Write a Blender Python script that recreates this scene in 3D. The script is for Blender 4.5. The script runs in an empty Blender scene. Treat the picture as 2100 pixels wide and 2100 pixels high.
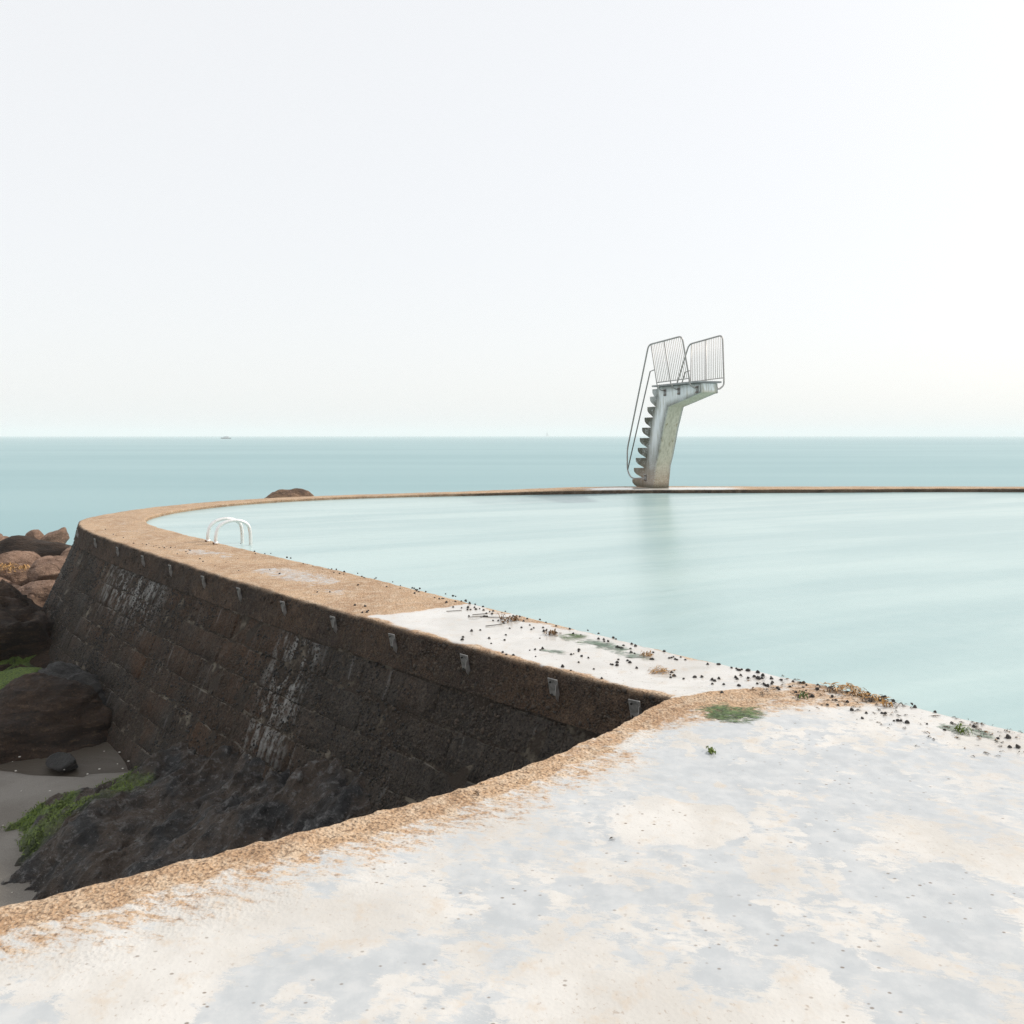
import bpy, bmesh, math, random
import numpy as np
from mathutils import Vector, Matrix

# ------------------------------------------------------------------ camera, sky, sun, exposure
SC = bpy.context.scene
COL = SC.collection
R = math.radians
EYE = 1.6
cam_data = bpy.data.cameras.new("camera")
cam_data.sensor_width = 36.0
cam_data.lens = 28.03
cam_data.shift_y = -0.0748            # level camera with a falling front, horizon above centre
cam_data.clip_start = 0.05
cam_data.clip_end = 60000.0
cam = bpy.data.objects.new("camera", cam_data)
COL.objects.link(cam)
cam.location = (0.0, 0.0, EYE)
cam.rotation_euler = (R(90), 0, 0)
SC.camera = cam

SUN_AZ = R(68)                        # to the right of the viewing direction (+Y)
SUN_EL = R(38)
SKY_STRENGTH = 0.125
VEIL = 0.79                           # share of bright, colourless high haze over the blue
world = bpy.data.worlds.new("World")
SC.world = world
world.use_nodes = True
wn, wl = world.node_tree.nodes, world.node_tree.links
wn.clear()
w_out = wn.new("ShaderNodeOutputWorld")
w_bg = wn.new("ShaderNodeBackground")
w_sky = wn.new("ShaderNodeTexSky")
w_sky.sky_type = 'NISHITA'
w_sky.sun_disc = False
w_sky.sun_elevation = SUN_EL
w_sky.sun_rotation = SUN_AZ
w_sky.altitude = 0
w_sky.air_density = 1.0
w_sky.dust_density = 3.0
w_sky.ozone_density = 1.0
w_mix = wn.new("ShaderNodeMix")
w_mix.data_type = 'RGBA'
w_mix.inputs[0].default_value = VEIL
w_mix.inputs[7].default_value = (8.58, 8.60, 8.58, 1)
wl.new(w_sky.outputs[0], w_mix.inputs[6])
wl.new(w_mix.outputs[2], w_bg.inputs[0])
w_bg.inputs[1].default_value = SKY_STRENGTH
wl.new(w_bg.outputs[0], w_out.inputs[0])

sun_data = bpy.data.lights.new("sun", 'SUN')
sun_data.energy = 3.0
sun_data.angle = R(2.5)
sun_data.color = (1.0, 0.93, 0.82)
sun = bpy.data.objects.new("sun", sun_data)
COL.objects.link(sun)
sun_dir = Vector((math.sin(SUN_AZ) * math.cos(SUN_EL), math.cos(SUN_AZ) * math.cos(SUN_EL), math.sin(SUN_EL)))
sun.rotation_euler = sun_dir.to_track_quat('Z', 'Y').to_euler()
sun.location = (30, 20, 40)

SC.view_settings.view_transform = 'Standard'
SC.view_settings.look = 'None'
SC.view_settings.exposure = 0.0
SC.view_settings.gamma = 1.0
SC.view_settings.use_curve_mapping = False
SC.render.engine = 'CYCLES'
SC.cycles.use_denoising = True
SC.cycles.denoising_prefilter = 'NONE'
SC.cycles.max_bounces = 6
SC.cycles.volume_bounces = 2

# ------------------------------------------------------------------ helpers
rng = np.random.default_rng(7)
random.seed(7)


def _h(ix, iy, iz, seed):
    n = (ix * 374761393 + iy * 668265263 + iz * 2147483647 + seed * 1274126177) & 0xFFFFFFFF
    n = ((n ^ (n >> 13)) * 1274126177) & 0xFFFFFFFF
    n = (n ^ (n >> 16)) * 2246822519 & 0xFFFFFFFF
    return ((n ^ (n >> 15)) & 0xFFFF) / 32767.5 - 1.0


def vnoise(p, seed=0):
    """value noise in -1..1 on an (n,3) array"""
    p = np.asarray(p, dtype=np.float64)
    i = np.floor(p).astype(np.int64)
    f = p - i
    u = f * f * f * (f * (f * 6 - 15) + 10)
    r = 0
    for dx in (0, 1):
        wx = u[:, 0] if dx else 1 - u[:, 0]
        for dy in (0, 1):
            wy = u[:, 1] if dy else 1 - u[:, 1]
            for dz in (0, 1):
                wz = u[:, 2] if dz else 1 - u[:, 2]
                r = r + wx * wy * wz * _h(i[:, 0] + dx, i[:, 1] + dy, i[:, 2] + dz, seed)
    return r


def fbm(p, seed=0, octaves=4, gain=0.5, lac=2.03):
    a, s, q = 1.0, 0.0, np.array(p, dtype=np.float64)
    for k in range(octaves):
        s = s + a * vnoise(q, seed + 17 * k)
        a *= gain
        q = q * lac + 3.7
    return s


def ridged(p, seed=0, octaves=4, gain=0.5):
    a, s, q = 1.0, 0.0, np.array(p, dtype=np.float64)
    for k in range(octaves):
        s = s + a * (1 - np.abs(vnoise(q, seed + 31 * k)) * 2)
        a *= gain
        q = q * 2.07 + 1.3
    return s


def smooth(a, b, x):
    t = np.clip((x - a) / (b - a), 0, 1)
    return t * t * (3 - 2 * t)


def P3(x, y, z=0.0):
    x = np.asarray(x, float)
    return np.stack([x, np.asarray(y, float) + 0 * x, np.asarray(z, float) + 0 * x], axis=1)


def mesh_np(name, verts, faces, smooth_shade=True):
    me = bpy.data.meshes.new(name)
    me.from_pydata([tuple(v) for v in verts], [], [tuple(f) for f in faces])
    if smooth_shade:
        me.polygons.foreach_set("use_smooth", [True] * len(me.polygons))
    me.update()
    return me


def grid_faces(n, m, wrap=False):
    f = []
    for i in range(n - 1):
        for j in range(m - 1):
            a = i * m + j
            f.append((a, a + 1, a + m + 1, a + m))
    return f


def fast_grid(name, V, n, m, smooth_shade=True, flip=False):
    """V is (n*m,3); builds the quad grid with foreach_set"""
    i, j = np.meshgrid(np.arange(n - 1), np.arange(m - 1), indexing='ij')
    a = (i * m + j).ravel()
    q = np.stack([a, a + 1, a + m + 1, a + m], 1)
    if flip:
        q = q[:, ::-1]
    me = bpy.data.meshes.new(name)
    me.vertices.add(n * m)
    me.vertices.foreach_set("co", np.ascontiguousarray(V, dtype=np.float32).ravel())
    me.loops.add(q.size)
    me.loops.foreach_set("vertex_index", q.ravel().astype(np.int32))
    me.polygons.add(len(q))
    me.polygons.foreach_set("loop_start", (np.arange(len(q)) * 4).astype(np.int32))
    me.polygons.foreach_set("loop_total", np.full(len(q), 4, dtype=np.int32))
    me.polygons.foreach_set("use_smooth", np.full(len(q), smooth_shade))
    me.update(calc_edges=True)
    me.validate()
    return me


def soup(name, base_v, base_f, M, tris=True, smooth_shade=True):
    """many small copies of one shape in one mesh; M is (k,3,4)"""
    base_v = np.asarray(base_v, float)
    base_f = np.asarray(base_f, int)
    k, nv = len(M), len(base_v)
    V = np.einsum('kij,vj->kvi', M[:, :, :3], base_v) + M[:, None, :, 3]
    Fq = (base_f[None] + (np.arange(k) * nv)[:, None, None]).reshape(-1, base_f.shape[1])
    w = base_f.shape[1]
    me = bpy.data.meshes.new(name)
    me.vertices.add(k * nv)
    me.vertices.foreach_set("co", V.astype(np.float32).ravel())
    me.loops.add(Fq.size)
    me.loops.foreach_set("vertex_index", Fq.ravel().astype(np.int32))
    me.polygons.add(len(Fq))
    me.polygons.foreach_set("loop_start", (np.arange(len(Fq)) * w).astype(np.int32))
    me.polygons.foreach_set("loop_total", np.full(len(Fq), w, dtype=np.int32))
    me.polygons.foreach_set("use_smooth", np.full(len(Fq), smooth_shade))
    me.update(calc_edges=True)
    return me


def attr(me, name, vals):
    a = me.attributes.new(name, 'FLOAT', 'POINT')
    a.data.foreach_set("value", np.asarray(vals, dtype=np.float32))


def link(name, me, mat=None, parent=None):
    o = bpy.data.objects.new(name, me)
    COL.objects.link(o)
    if mat is not None and me is not None and len(me.materials) == 0:
        me.materials.append(mat)
    if parent is not None:
        o.parent = parent
    return o


def tag(o, label=None, cat=None, group=None, kind=None):
    for k, v in (("label", label), ("category", cat), ("group", group), ("kind", kind)):
        if v:
            o[k] = v
    return o


def empty(name, loc=(0, 0, 0), rotz=0.0):
    o = bpy.data.objects.new(name, None)
    o.location = loc
    o.rotation_euler = (0, 0, rotz)
    COL.objects.link(o)
    return o


def copy_tree(o, parent=None):
    kids = list(o.children)
    c = o.copy()
    COL.objects.link(c)
    c.parent = parent
    for ch in kids:
        copy_tree(ch, c)
    return c


def catmull(pts, per=8, closed=False):
    pts = [np.asarray(p, float) for p in pts]
    out = []
    n = len(pts)
    for i in range(n - 1):
        p0, p1, p2, p3 = pts[max(i - 1, 0)], pts[i], pts[i + 1], pts[min(i + 2, n - 1)]
        for k in range(per):
            t = k / per
            out.append(0.5 * ((2 * p1) + (-p0 + p2) * t + (2 * p0 - 5 * p1 + 4 * p2 - p3) * t * t
                              + (-p0 + 3 * p1 - 3 * p2 + p3) * t ** 3))
    out.append(pts[-1])
    return np.array(out)


def resample(poly, step=None, n=None):
    poly = np.asarray(poly, float)
    d = np.r_[0, np.cumsum(np.linalg.norm(np.diff(poly, axis=0), axis=1))]
    if n is None:
        n = max(2, int(round(d[-1] / step)) + 1)
    t = np.linspace(0, d[-1], n)
    return np.stack([np.interp(t, d, poly[:, k]) for k in range(poly.shape[1])], 1), t


def rounded(pts, rad=.1, k=5):
    pts = [np.asarray(p, float) for p in pts]
    out = [pts[0]]
    for a, b, c in zip(pts[:-2], pts[1:-1], pts[2:]):
        u, v = a - b, c - b
        lu, lv = np.linalg.norm(u), np.linalg.norm(v)
        r = min(rad, lu * .45, lv * .45)
        p, q = b + u / lu * r, b + v / lv * r
        for i in range(k + 1):
            t = i / k
            out.append((1 - t) ** 2 * p + 2 * t * (1 - t) * b + t * t * q)
    out.append(pts[-1])
    return np.array(out)


def add_tube(V, F, path, r, sides=8, cap=True):
    path = [Vector(p) for p in path]
    base = len(V)
    n = len(path)
    up = None
    for i, p in enumerate(path):
        t = (path[min(i + 1, n - 1)] - path[max(i - 1, 0)]).normalized()
        if up is None:
            up = t.orthogonal().normalized()
        else:
            up = (up - t * up.dot(t))
            up = up.normalized() if up.length > 1e-6 else t.orthogonal().normalized()
        b = t.cross(up)
        rr = r[i] if hasattr(r, '__len__') else r
        for k in range(sides):
            a = 2 * math.pi * k / sides
            V.append(tuple(p + (up * math.cos(a) + b * math.sin(a)) * rr))
    for i in range(n - 1):
        for k in range(sides):
            a, c = base + i * sides + k, base + i * sides + (k + 1) % sides
            F.append((a, c, c + sides, a + sides))
    if cap:
        F.append(tuple(base + k for k in reversed(range(sides))))
        F.append(tuple(base + (n - 1) * sides + k for k in range(sides)))


def tube_obj(name, path, r, mat, parent=None, sides=8):
    V, F = [], []
    add_tube(V, F, path, r, sides)
    return link(name, mesh_np(name, V, F), mat, parent)


def prism(name, poly_a, poly_b, bevel=0.0, segs=1):
    """solid between two outlines with the same number of points"""
    bm = bmesh.new()
    va = [bm.verts.new(p) for p in poly_a]
    vb = [bm.verts.new(p) for p in poly_b]
    n = len(va)
    bm.faces.new(va)
    bm.faces.new(list(reversed(vb)))
    for i in range(n):
        j = (i + 1) % n
        bm.faces.new((va[j], va[i], vb[i], vb[j]))
    bmesh.ops.recalc_face_normals(bm, faces=bm.faces)
    if bevel:
        bmesh.ops.bevel(bm, geom=bm.edges[:], offset=bevel, segments=segs, affect='EDGES', profile=0.6)
    me = bpy.data.meshes.new(name)
    bm.to_mesh(me)
    bm.free()
    return me


def box(name, c, s, bevel=0.0):
    x, y, z = c
    a, b, h = s[0] / 2, s[1] / 2, s[2] / 2
    lo = [(x - a, y - b, z - h), (x + a, y - b, z - h), (x + a, y + b, z - h), (x - a, y + b, z - h)]
    hi = [(p[0], p[1], z + h) for p in lo]
    return prism(name, lo, hi, bevel)


# ------------------------------------------------------------------ materials
class NT:
    def __init__(self, name):
        self.m = bpy.data.materials.new(name)
        self.m.use_nodes = True
        self.n, self.l = self.m.node_tree.nodes, self.m.node_tree.links
        self.n.clear()
        self.out = self.n.new("ShaderNodeOutputMaterial")
        self.b = self.n.new("ShaderNodeBsdfPrincipled")
        self.l.new(self.b.outputs[0], self.out.inputs[0])

    def _in(self, sock, v):
        if hasattr(v, 'is_linked') or hasattr(v, 'links'):
            self.l.new(v, sock)
        elif isinstance(v, (tuple, list)) and len(v) == 3 and sock.type == 'RGBA':
            sock.default_value = (*v, 1)
        else:
            sock.default_value = v

    def coord(self, scale=(1, 1, 1), rot=(0, 0, 0), kind='Object'):
        if kind == 'World':
            src = self.n.new("ShaderNodeNewGeometry").outputs['Position']
        else:
            src = self.n.new("ShaderNodeTexCoord").outputs[kind]
        mp = self.n.new("ShaderNodeMapping")
        mp.inputs['Scale'].default_value = scale
        mp.inputs['Rotation'].default_value = rot
        if any(rot):
            r_ = self.n.new("ShaderNodeMapping")
            r_.inputs['Rotation'].default_value = rot
            mp.inputs['Rotation'].default_value = (0, 0, 0)
            self.l.new(src, r_.inputs[0])
            src = r_.outputs[0]
        self.l.new(src, mp.inputs[0])
        return mp.outputs[0]

    def noise(self, vec, scale, detail=4, rough=0.55, dist=0.0):
        t = self.n.new("ShaderNodeTexNoise")
        self.l.new(vec, t.inputs['Vector'])
        t.inputs['Scale'].default_value = scale
        t.inputs['Detail'].default_value = detail
        t.inputs['Roughness'].default_value = rough
        t.inputs['Distortion'].default_value = dist
        return t.outputs[0]

    def voro(self, vec, scale, feature='F1', rand=1.0):
        t = self.n.new("ShaderNodeTexVoronoi")
        t.feature = feature
        self.l.new(vec, t.inputs['Vector'])
        t.inputs['Scale'].default_value = scale
        t.inputs['Randomness'].default_value = rand
        return t.outputs[0]

    def rng(self, v, a, b, c=0.0, d=1.0, s=True):
        t = self.n.new("ShaderNodeMapRange")
        t.interpolation_type = 'SMOOTHSTEP' if s else 'LINEAR'
        self._in(t.inputs[0], v)
        for k, x in enumerate((a, b, c, d)):
            t.inputs[k + 1].default_value = x
        return t.outputs[0]

    def math(self, op, a, b=0.0, clamp=False):
        t = self.n.new("ShaderNodeMath")
        t.operation = op
        t.use_clamp = clamp
        self._in(t.inputs[0], a)
        self._in(t.inputs[1], b)
        return t.outputs[0]

    def mix(self, f, a, b, mode='MIX'):
        t = self.n.new("ShaderNodeMix")
        t.data_type = 'RGBA'
        t.blend_type = mode
        self._in(t.inputs[0], f)
        self._in(t.inputs[6], a)
        self._in(t.inputs[7], b)
        return t.outputs[2]

    def attr(self, name):
        t = self.n.new("ShaderNodeAttribute")
        t.attribute_name = name
        return t.outputs['Fac']

    def rand(self):
        return self.n.new("ShaderNodeObjectInfo").outputs['Random']

    def bump(self, h, strength=0.5, dist=0.02, prev=None):
        t = self.n.new("ShaderNodeBump")
        self._in(t.inputs['Strength'], strength)
        t.inputs['Distance'].default_value = dist
        self._in(t.inputs['Height'], h)
        if prev is not None:
            self.l.new(prev, t.inputs['Normal'])
        return t.outputs[0]

    def set(self, color=None, rough=None, metal=None, normal=None, spec=None, ior=None):
        for k, v in (("Base Color", color), ("Roughness", rough), ("Metallic", metal), ("Normal", normal),
                     ("Specular IOR Level", spec), ("IOR", ior)):
            if v is not None:
                self._in(self.b.inputs[k], v)
        return self.m


def m_deck():
    t = NT("sea_concrete")
    w = t.coord(kind='World')
    big = t.noise(w, 1.7, 5, 0.6)
    med = t.noise(w, 9, 5, 0.65)
    fine = t.noise(w, 62, 3, 0.6)
    grain = t.voro(w, 70)
    tan = t.mix(t.rng(big, .35, .65), (.38, .235, .135), (.52, .35, .215))
    tan = t.mix(t.rng(med, .42, .68), tan, (.55, .42, .30))
    tan = t.mix(t.rng(fine, .50, .36, 0, .75), tan, (.14, .085, .05))
    tan = t.mix(t.rng(fine, .56, .68, 0, .6), tan, (.68, .54, .40))
    pale = t.mix(t.rng(big, .35, .65), (.52, .498, .467), (.62, .603, .577))
    pale = t.mix(t.rng(med, .52, .72, 0, .45), pale, (.52, .42, .32))
    pale = t.mix(t.rng(fine, .40, .26, 0, .5), pale, (.3, .22, .16))
    fx = t.mix(t.rng(med, .35, .7), (.42, .445, .465), (.52, .535, .545))  # blue-grey sky sheen of the wet film, put into the colour
    fl_n = t.noise(t.coord(scale=(.45, 1, 1), rot=(0, 0, .25), kind='World'), 24, 9, .80, .3)
    brk = t.math('MULTIPLY', t.math('SUBTRACT', fl_n, .5), 2.3)
    pale_a = t.rng(t.math('ADD', t.attr('pale'), brk), .30, .70)
    film_a = t.rng(t.math('ADD', t.attr('film'), brk), .34, .66, 0, .92)
    film_a = t.math('MULTIPLY', film_a, t.rng(t.attr('film'), .0, .25))
    c = t.mix(pale_a, tan, pale)
    c = t.mix(film_a, c, fx)
    pits = t.voro(t.coord(scale=(.7, 1, 1), kind='World'), 26)
    c = t.mix(t.math('MULTIPLY', t.rng(pits, .16, .07), t.rng(big, .42, .60, .0, .8)), c, (.16, .115, .08))
    dk = t.mix(t.rng(big, .35, .65), (.034, .021, .013), (.066, .038, .021))
    enc = t.noise(w, 40, 5, .78)
    dk = t.mix(t.rng(enc, .54, .66, 0, .85), dk, (.115, .085, .06))
    dk = t.mix(t.rng(enc, .47, .38, 0, 1), dk, (.004, .003, .0025))
    dk = t.mix(t.rng(fine, .46, .34, 0, .8), dk, (.010, .007, .005))
    dk = t.mix(t.rng(med, .62, .75, 0, .55), dk, (.14, .13, .115))
    c = t.mix(t.attr('dark'), c, dk)
    wet = t.rng(t.math('ADD', t.attr('wet'), t.math('MULTIPLY', brk, .6)), .15, .75)
    rough = t.rng(wet, 0, 1, .88, .14, False)
    rough = t.math('ADD', rough, t.rng(med, .4, .8, 0, .12))
    hgt = t.math('ADD', t.math('MULTIPLY', fine, .6), t.math('MULTIPLY', grain, .6))
    pl_ = t.attr('pale')
    soft = t.rng(pl_, 0, 1, 1, .10, False)
    n1 = t.bump(hgt, t.math('MULTIPLY', t.rng(wet, 0, 1, 1.0, .08, False), soft), .014)
    n2 = t.bump(med, t.math('MULTIPLY', t.rng(wet, 0, 1, .5, .05, False), soft), .03, n1)
    return t.set(c, rough, 0, n2, .5)


def m_block():
    t = NT("encrusted_block")
    w = t.coord(kind='World')
    uv = t.n.new("ShaderNodeCombineXYZ")
    s, h = t.attr('ws'), t.attr('wh')
    t.l.new(s, uv.inputs[0])
    t.l.new(h, uv.inputs[1])
    mp = t.n.new("ShaderNodeMapping")
    mp.inputs['Scale'].default_value = (1, .16, 1)
    t.l.new(uv.outputs[0], mp.inputs[0])
    streak = t.noise(mp.outputs[0], 9, 4, .6)
    big = t.noise(w, 1.3, 4, .6)
    med = t.noise(w, 11, 5, .65)
    fine = t.noise(w, 42, 5, .78)
    crust = t.voro(w, 45)
    reg = t.noise(w, .55, 3, .5)
    warm = t.mix(t.rng(big, .36, .64), (.048, .030, .019), (.086, .046, .025))
    grey = t.mix(t.rng(big, .36, .64), (.042, .035, .029), (.066, .055, .046))
    gm = t.math('ADD', t.rng(reg, .46, .58), t.rng(s, 3.4, 2.0), True)
    c = t.mix(gm, warm, grey)
    c = t.mix(t.rng(t.rand(), 0, 1, 0, .35), c, (.040, .033, .027))
    c = t.mix(t.rng(med, .5, .72, 0, .6), c, (.088, .070, .054))
    c = t.mix(t.rng(fine, .54, .66, 0, .85), c, (.125, .10, .078))
    c = t.mix(t.rng(fine, .47, .38, 0, 1), c, (.004, .003, .0025))
    # lime run-off in two bands of the wall, loose streaks elsewhere
    b1 = t.math('MULTIPLY', t.rng(s, 7.6, 8.4), t.rng(s, 10.6, 9.8))
    b1 = t.math('MULTIPLY', b1, t.rng(h, 1.1, .55))
    b2 = t.math('MULTIPLY', t.rng(s, 3.95, 4.25), t.rng(s, 4.95, 4.65))
    b2 = t.math('MULTIPLY', b2, t.rng(h, 1.75, 1.2, .25, 1))
    band = t.math('MAXIMUM', b1, b2)
    lime = t.math('MULTIPLY', t.math('ADD', t.math('MULTIPLY', band, .72), .03),
                  t.rng(t.math('ADD', t.math('MULTIPLY', streak, .6), t.math('MULTIPLY', med, .4)), .44, .60))
    lime = t.math('ADD', lime, t.math('MULTIPLY', t.rng(streak, .60, .72), .22), True)
    c = t.mix(lime, c, (.38, .38, .365))
    jn = t.math('MULTIPLY', t.attr('jt'), t.rng(t.noise(w, 7, 4, .7), .44, .56))
    c = t.mix(t.math('MULTIPLY', jn, .9), c, (.25, .225, .185))
    hgt = t.math('ADD', t.math('MULTIPLY', fine, .8), t.math('MULTIPLY', crust, .7))
    n1 = t.bump(hgt, 1.0, .022)
    n2 = t.bump(med, 1.0, .06, n1)
    return t.set(c, t.rng(fine, .3, .7, .65, .9), 0, n2, .22)


def m_core():
    t = NT("joint_mortar")
    w = t.coord(kind='World')
    a = t.noise(w, 5, 5, .6)
    b = t.noise(w, 40, 3, .6)
    c = t.mix(t.rng(a, .50, .66), (.034, .025, .018), (.15, .13, .10))
    c = t.mix(t.rng(b, .5, .7, 0, .7), c, (.05, .04, .03))
    return t.set(c, .85, 0, t.bump(b, .8, .02), .3)


def m_rock(name, dark, mid, lit, wetness=0.0, strata=(1, 1, 2.2), crust=True, spec=.4):
    t = NT(name)
    w = t.coord(scale=strata)
    w2 = t.coord(kind='World')
    big = t.noise(w, 1.6, 6, .62, .6)
    med = t.noise(w, 7, 6, .66)
    fine = t.noise(w2, 48, 4, .65)
    c = t.mix(t.rng(big, .36, .62), dark, mid)
    c = t.mix(t.rng(med, .52, .72, 0, .8), c, lit)
    c = t.mix(t.rng(fine, .47, .34, 0, .8), c, tuple(x * .3 for x in dark))
    if crust:
        c = t.mix(t.rng(fine, .60, .72, 0, .6), c, tuple(min(1, x * 1.5) for x in lit))
    n1 = t.bump(fine, .8, .02)
    n2 = t.bump(med, .9, .08, n1)
    g = t.attr('green')
    gc = t.mix(t.rng(fine, .35, .65), (.045, .085, .012), (.14, .20, .03))
    c = t.mix(g, c, gc)
    return t.set(c, t.rng(fine, .3, .7, .85 - .55 * wetness, .95 - .45 * wetness), 0, n2, spec)


def m_sand():
    t = NT("beach_sand")
    w = t.coord(kind='World')
    a = t.noise(w, 1.2, 4, .55)
    b = t.noise(w, 140, 2, .6)
    r = t.noise(t.coord(scale=(1, 5, 1), rot=(0, 0, .2), kind='World'), 3.0, 3, .5)
    c = t.mix(t.rng(a, .35, .65), (.155, .140, .122), (.205, .190, .170))
    c = t.mix(t.rng(b, .55, .7, 0, .5), c, (.30, .28, .25))
    c = t.mix(t.rng(b, .45, .32, 0, .5), c, (.09, .08, .065))
    damp = t.attr('damp')
    c = t.mix(t.math('MULTIPLY', damp, .9), c, (.06, .048, .035))
    n = t.bump(b, .4, .006)
    n = t.bump(r, .35, .03, n)
    return t.set(c, t.rng(damp, 0, 1, .9, .45, False), 0, n, .4)


def m_water(name, c1, c2, rough, bump, scale, ang, spec=.5):
    t = NT(name)
    v = t.coord(scale=(.16, 1, 1), rot=(0, 0, -ang), kind='World')
    v2 = t.coord(scale=(.5, 1, 1), rot=(0, 0, -ang), kind='World')
    big = t.noise(v, scale, 4, .55, .3)
    sm = t.noise(v2, 5.0, 3, .55)
    c = t.mix(t.rng(big, .34, .66), c1, c2)
    n = t.bump(t.math('ADD', t.math('MULTIPLY', big, .25), t.math('MULTIPLY', sm, .12)), bump, .25)
    return t.set(c, rough, 0, n, spec, 1.38)


def m_plain(name, color, rough=.6, metal=0.0, var=.25, scale=30, bump=.2, spec=.5):
    t = NT(name)
    w = t.coord()
    a = t.noise(w, scale, 4, .6)
    c = t.mix(t.rng(a, .3, .7), tuple(x * (1 - var) for x in color), tuple(min(1, x * (1 + var)) for x in color))
    return t.set(c, t.rng(a, .3, .7, max(.05, rough - .1), min(1, rough + .1)), metal, t.bump(a, bump, .004), spec)


def m_tower():
    t = NT("weathered_white_concrete")
    w = t.coord()
    v = t.coord(scale=(1, 1, .10))
    sep = t.n.new("ShaderNodeSeparateXYZ")
    t.l.new(t.coord(), sep.inputs[0])
    z = sep.outputs[2]
    streak = t.noise(v, 11, 5, .6)
    big = t.noise(w, 2.2, 5, .6)
    fine = t.noise(w, 40, 4, .65)
    c = t.mix(t.rng(big, .35, .65), (.72, .75, .76), (.82, .84, .84))
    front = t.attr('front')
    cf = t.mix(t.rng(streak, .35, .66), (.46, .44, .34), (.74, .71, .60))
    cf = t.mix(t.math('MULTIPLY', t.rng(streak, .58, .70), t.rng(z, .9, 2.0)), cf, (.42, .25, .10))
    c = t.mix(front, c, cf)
    st = t.rng(t.math('ADD', t.math('MULTIPLY', streak, .75), t.math('MULTIPLY', big, .25)), .47, .66)
    c = t.mix(t.math('MULTIPLY', st, .75), c, (.27, .255, .17))
    edge = t.attr('grime_shade')  # real dirt on the body, painted shade on the steps
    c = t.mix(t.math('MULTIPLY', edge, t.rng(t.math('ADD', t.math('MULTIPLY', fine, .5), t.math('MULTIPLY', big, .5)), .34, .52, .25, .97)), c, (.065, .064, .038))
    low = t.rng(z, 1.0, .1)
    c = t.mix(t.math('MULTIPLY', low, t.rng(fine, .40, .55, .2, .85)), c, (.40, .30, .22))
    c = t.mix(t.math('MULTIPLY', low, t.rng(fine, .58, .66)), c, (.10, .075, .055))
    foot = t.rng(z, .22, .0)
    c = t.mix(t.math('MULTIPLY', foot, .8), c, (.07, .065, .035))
    return t.set(c, .8, 0, t.bump(fine, .35, .012), .35)


M_DECK, M_BLOCK, M_CORE = m_deck(), m_block(), m_core()
M_SAND, M_TOWER = m_sand(), m_tower()
M_ROCK_TAN = m_rock("tan_granite", (.16, .095, .065), (.29, .185, .13), (.40, .28, .205))
M_ROCK_DARK = m_rock("weed_dark_rock", (.020, .013, .009), (.048, .028, .017), (.105, .066, .042), .1, (1, 1, 3.5))
M_ROCK_BLUE = m_rock("wet_slate_rock", (.018, .018, .019), (.062, .043, .030), (.20, .195, .19), .55, (1.6, 1.6, 2.4), True, .5)
M_ROCK_BLACK = m_rock("black_wet_rock", (.014, .014, .014), (.030, .027, .025), (.070, .064, .058), .5, (1.3, 1.3, 2.4), True, .5)
M_ROCK_SEA = m_rock("sea_rock", (.085, .050, .034), (.25, .155, .095), (.37, .24, .155))
M_POOL = m_water("pool_water", (.315, .445, .452), (.405, .53, .525), .27, .34, .75, .42)
M_SEA = m_water("sea_water", (.20, .345, .37), (.25, .395, .415), .42, .05, .035, .02, .32)
M_STEEL = m_plain("galvanised_tube", (.34, .325, .31), .42, .6, .2, 25, .1)
M_BAR = m_plain("railing_bar_steel", (.42, .385, .355), .5, .35, .15, 25, .1)
M_INOX = m_plain("brushed_steel", (.80, .79, .77), .36, .7, .06, 40, .05)
M_ZINC = m_plain("zinc_plate", (.23, .225, .215), .5, .3, .35, 22, .25)
M_RUST = m_plain("rusty_bolt", (.16, .085, .05), .8, .3, .4, 60, .3)
M_SHELL = m_plain("winkle_shell", (.034, .028, .025), .5, 0, .5, 120, .3)
M_WEED = m_plain("brown_seaweed", (.15, .075, .022), .45, 0, .5, 30, .2)
M_WEED_OCHRE = m_plain("ochre_seaweed", (.36, .19, .05), .5, 0, .45, 30, .2)
M_WEED_DARK = m_plain("dark_seaweed", (.06, .043, .026), .4, 0, .5, 30, .2)
M_ALGAE = m_plain("green_algae", (.11, .17, .06), .5, 0, .4, 20, .2)
M_ALGAE_GREY = m_plain("grey_green_algae", (.19, .26, .20), .5, 0, .35, 20, .2)
M_ALGAE_LIME = m_plain("bright_green_algae", (.085, .125, .012), .6, 0, .45, 14, .3)
M_LIMPET = m_plain("black_limpet", (.012, .011, .010), .6, 0, .4, 60, .2)
M_CRUST = m_plain("barnacle_crust", (.050, .037, .027), .8, 0, .6, 20, .3)
M_WHITE_SHELL = m_plain("white_shell", (.55, .52, .47), .6, 0, .2, 60, .1)
M_BOAT = m_plain("boat_paint", (.45, .46, .48), .4, 0, .05, 1, .05)
M_BOAT_DARK = m_plain("boat_glass", (.06, .07, .08), .2, 0, .05, 1, .05)
M_SAIL = m_plain("sail_cloth", (.42, .42, .42), .8, 0, .05, 1, .05)
M_LAND = m_plain("far_coast", (.11, .125, .10), .9, 0, .3, .01, .1)

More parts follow.
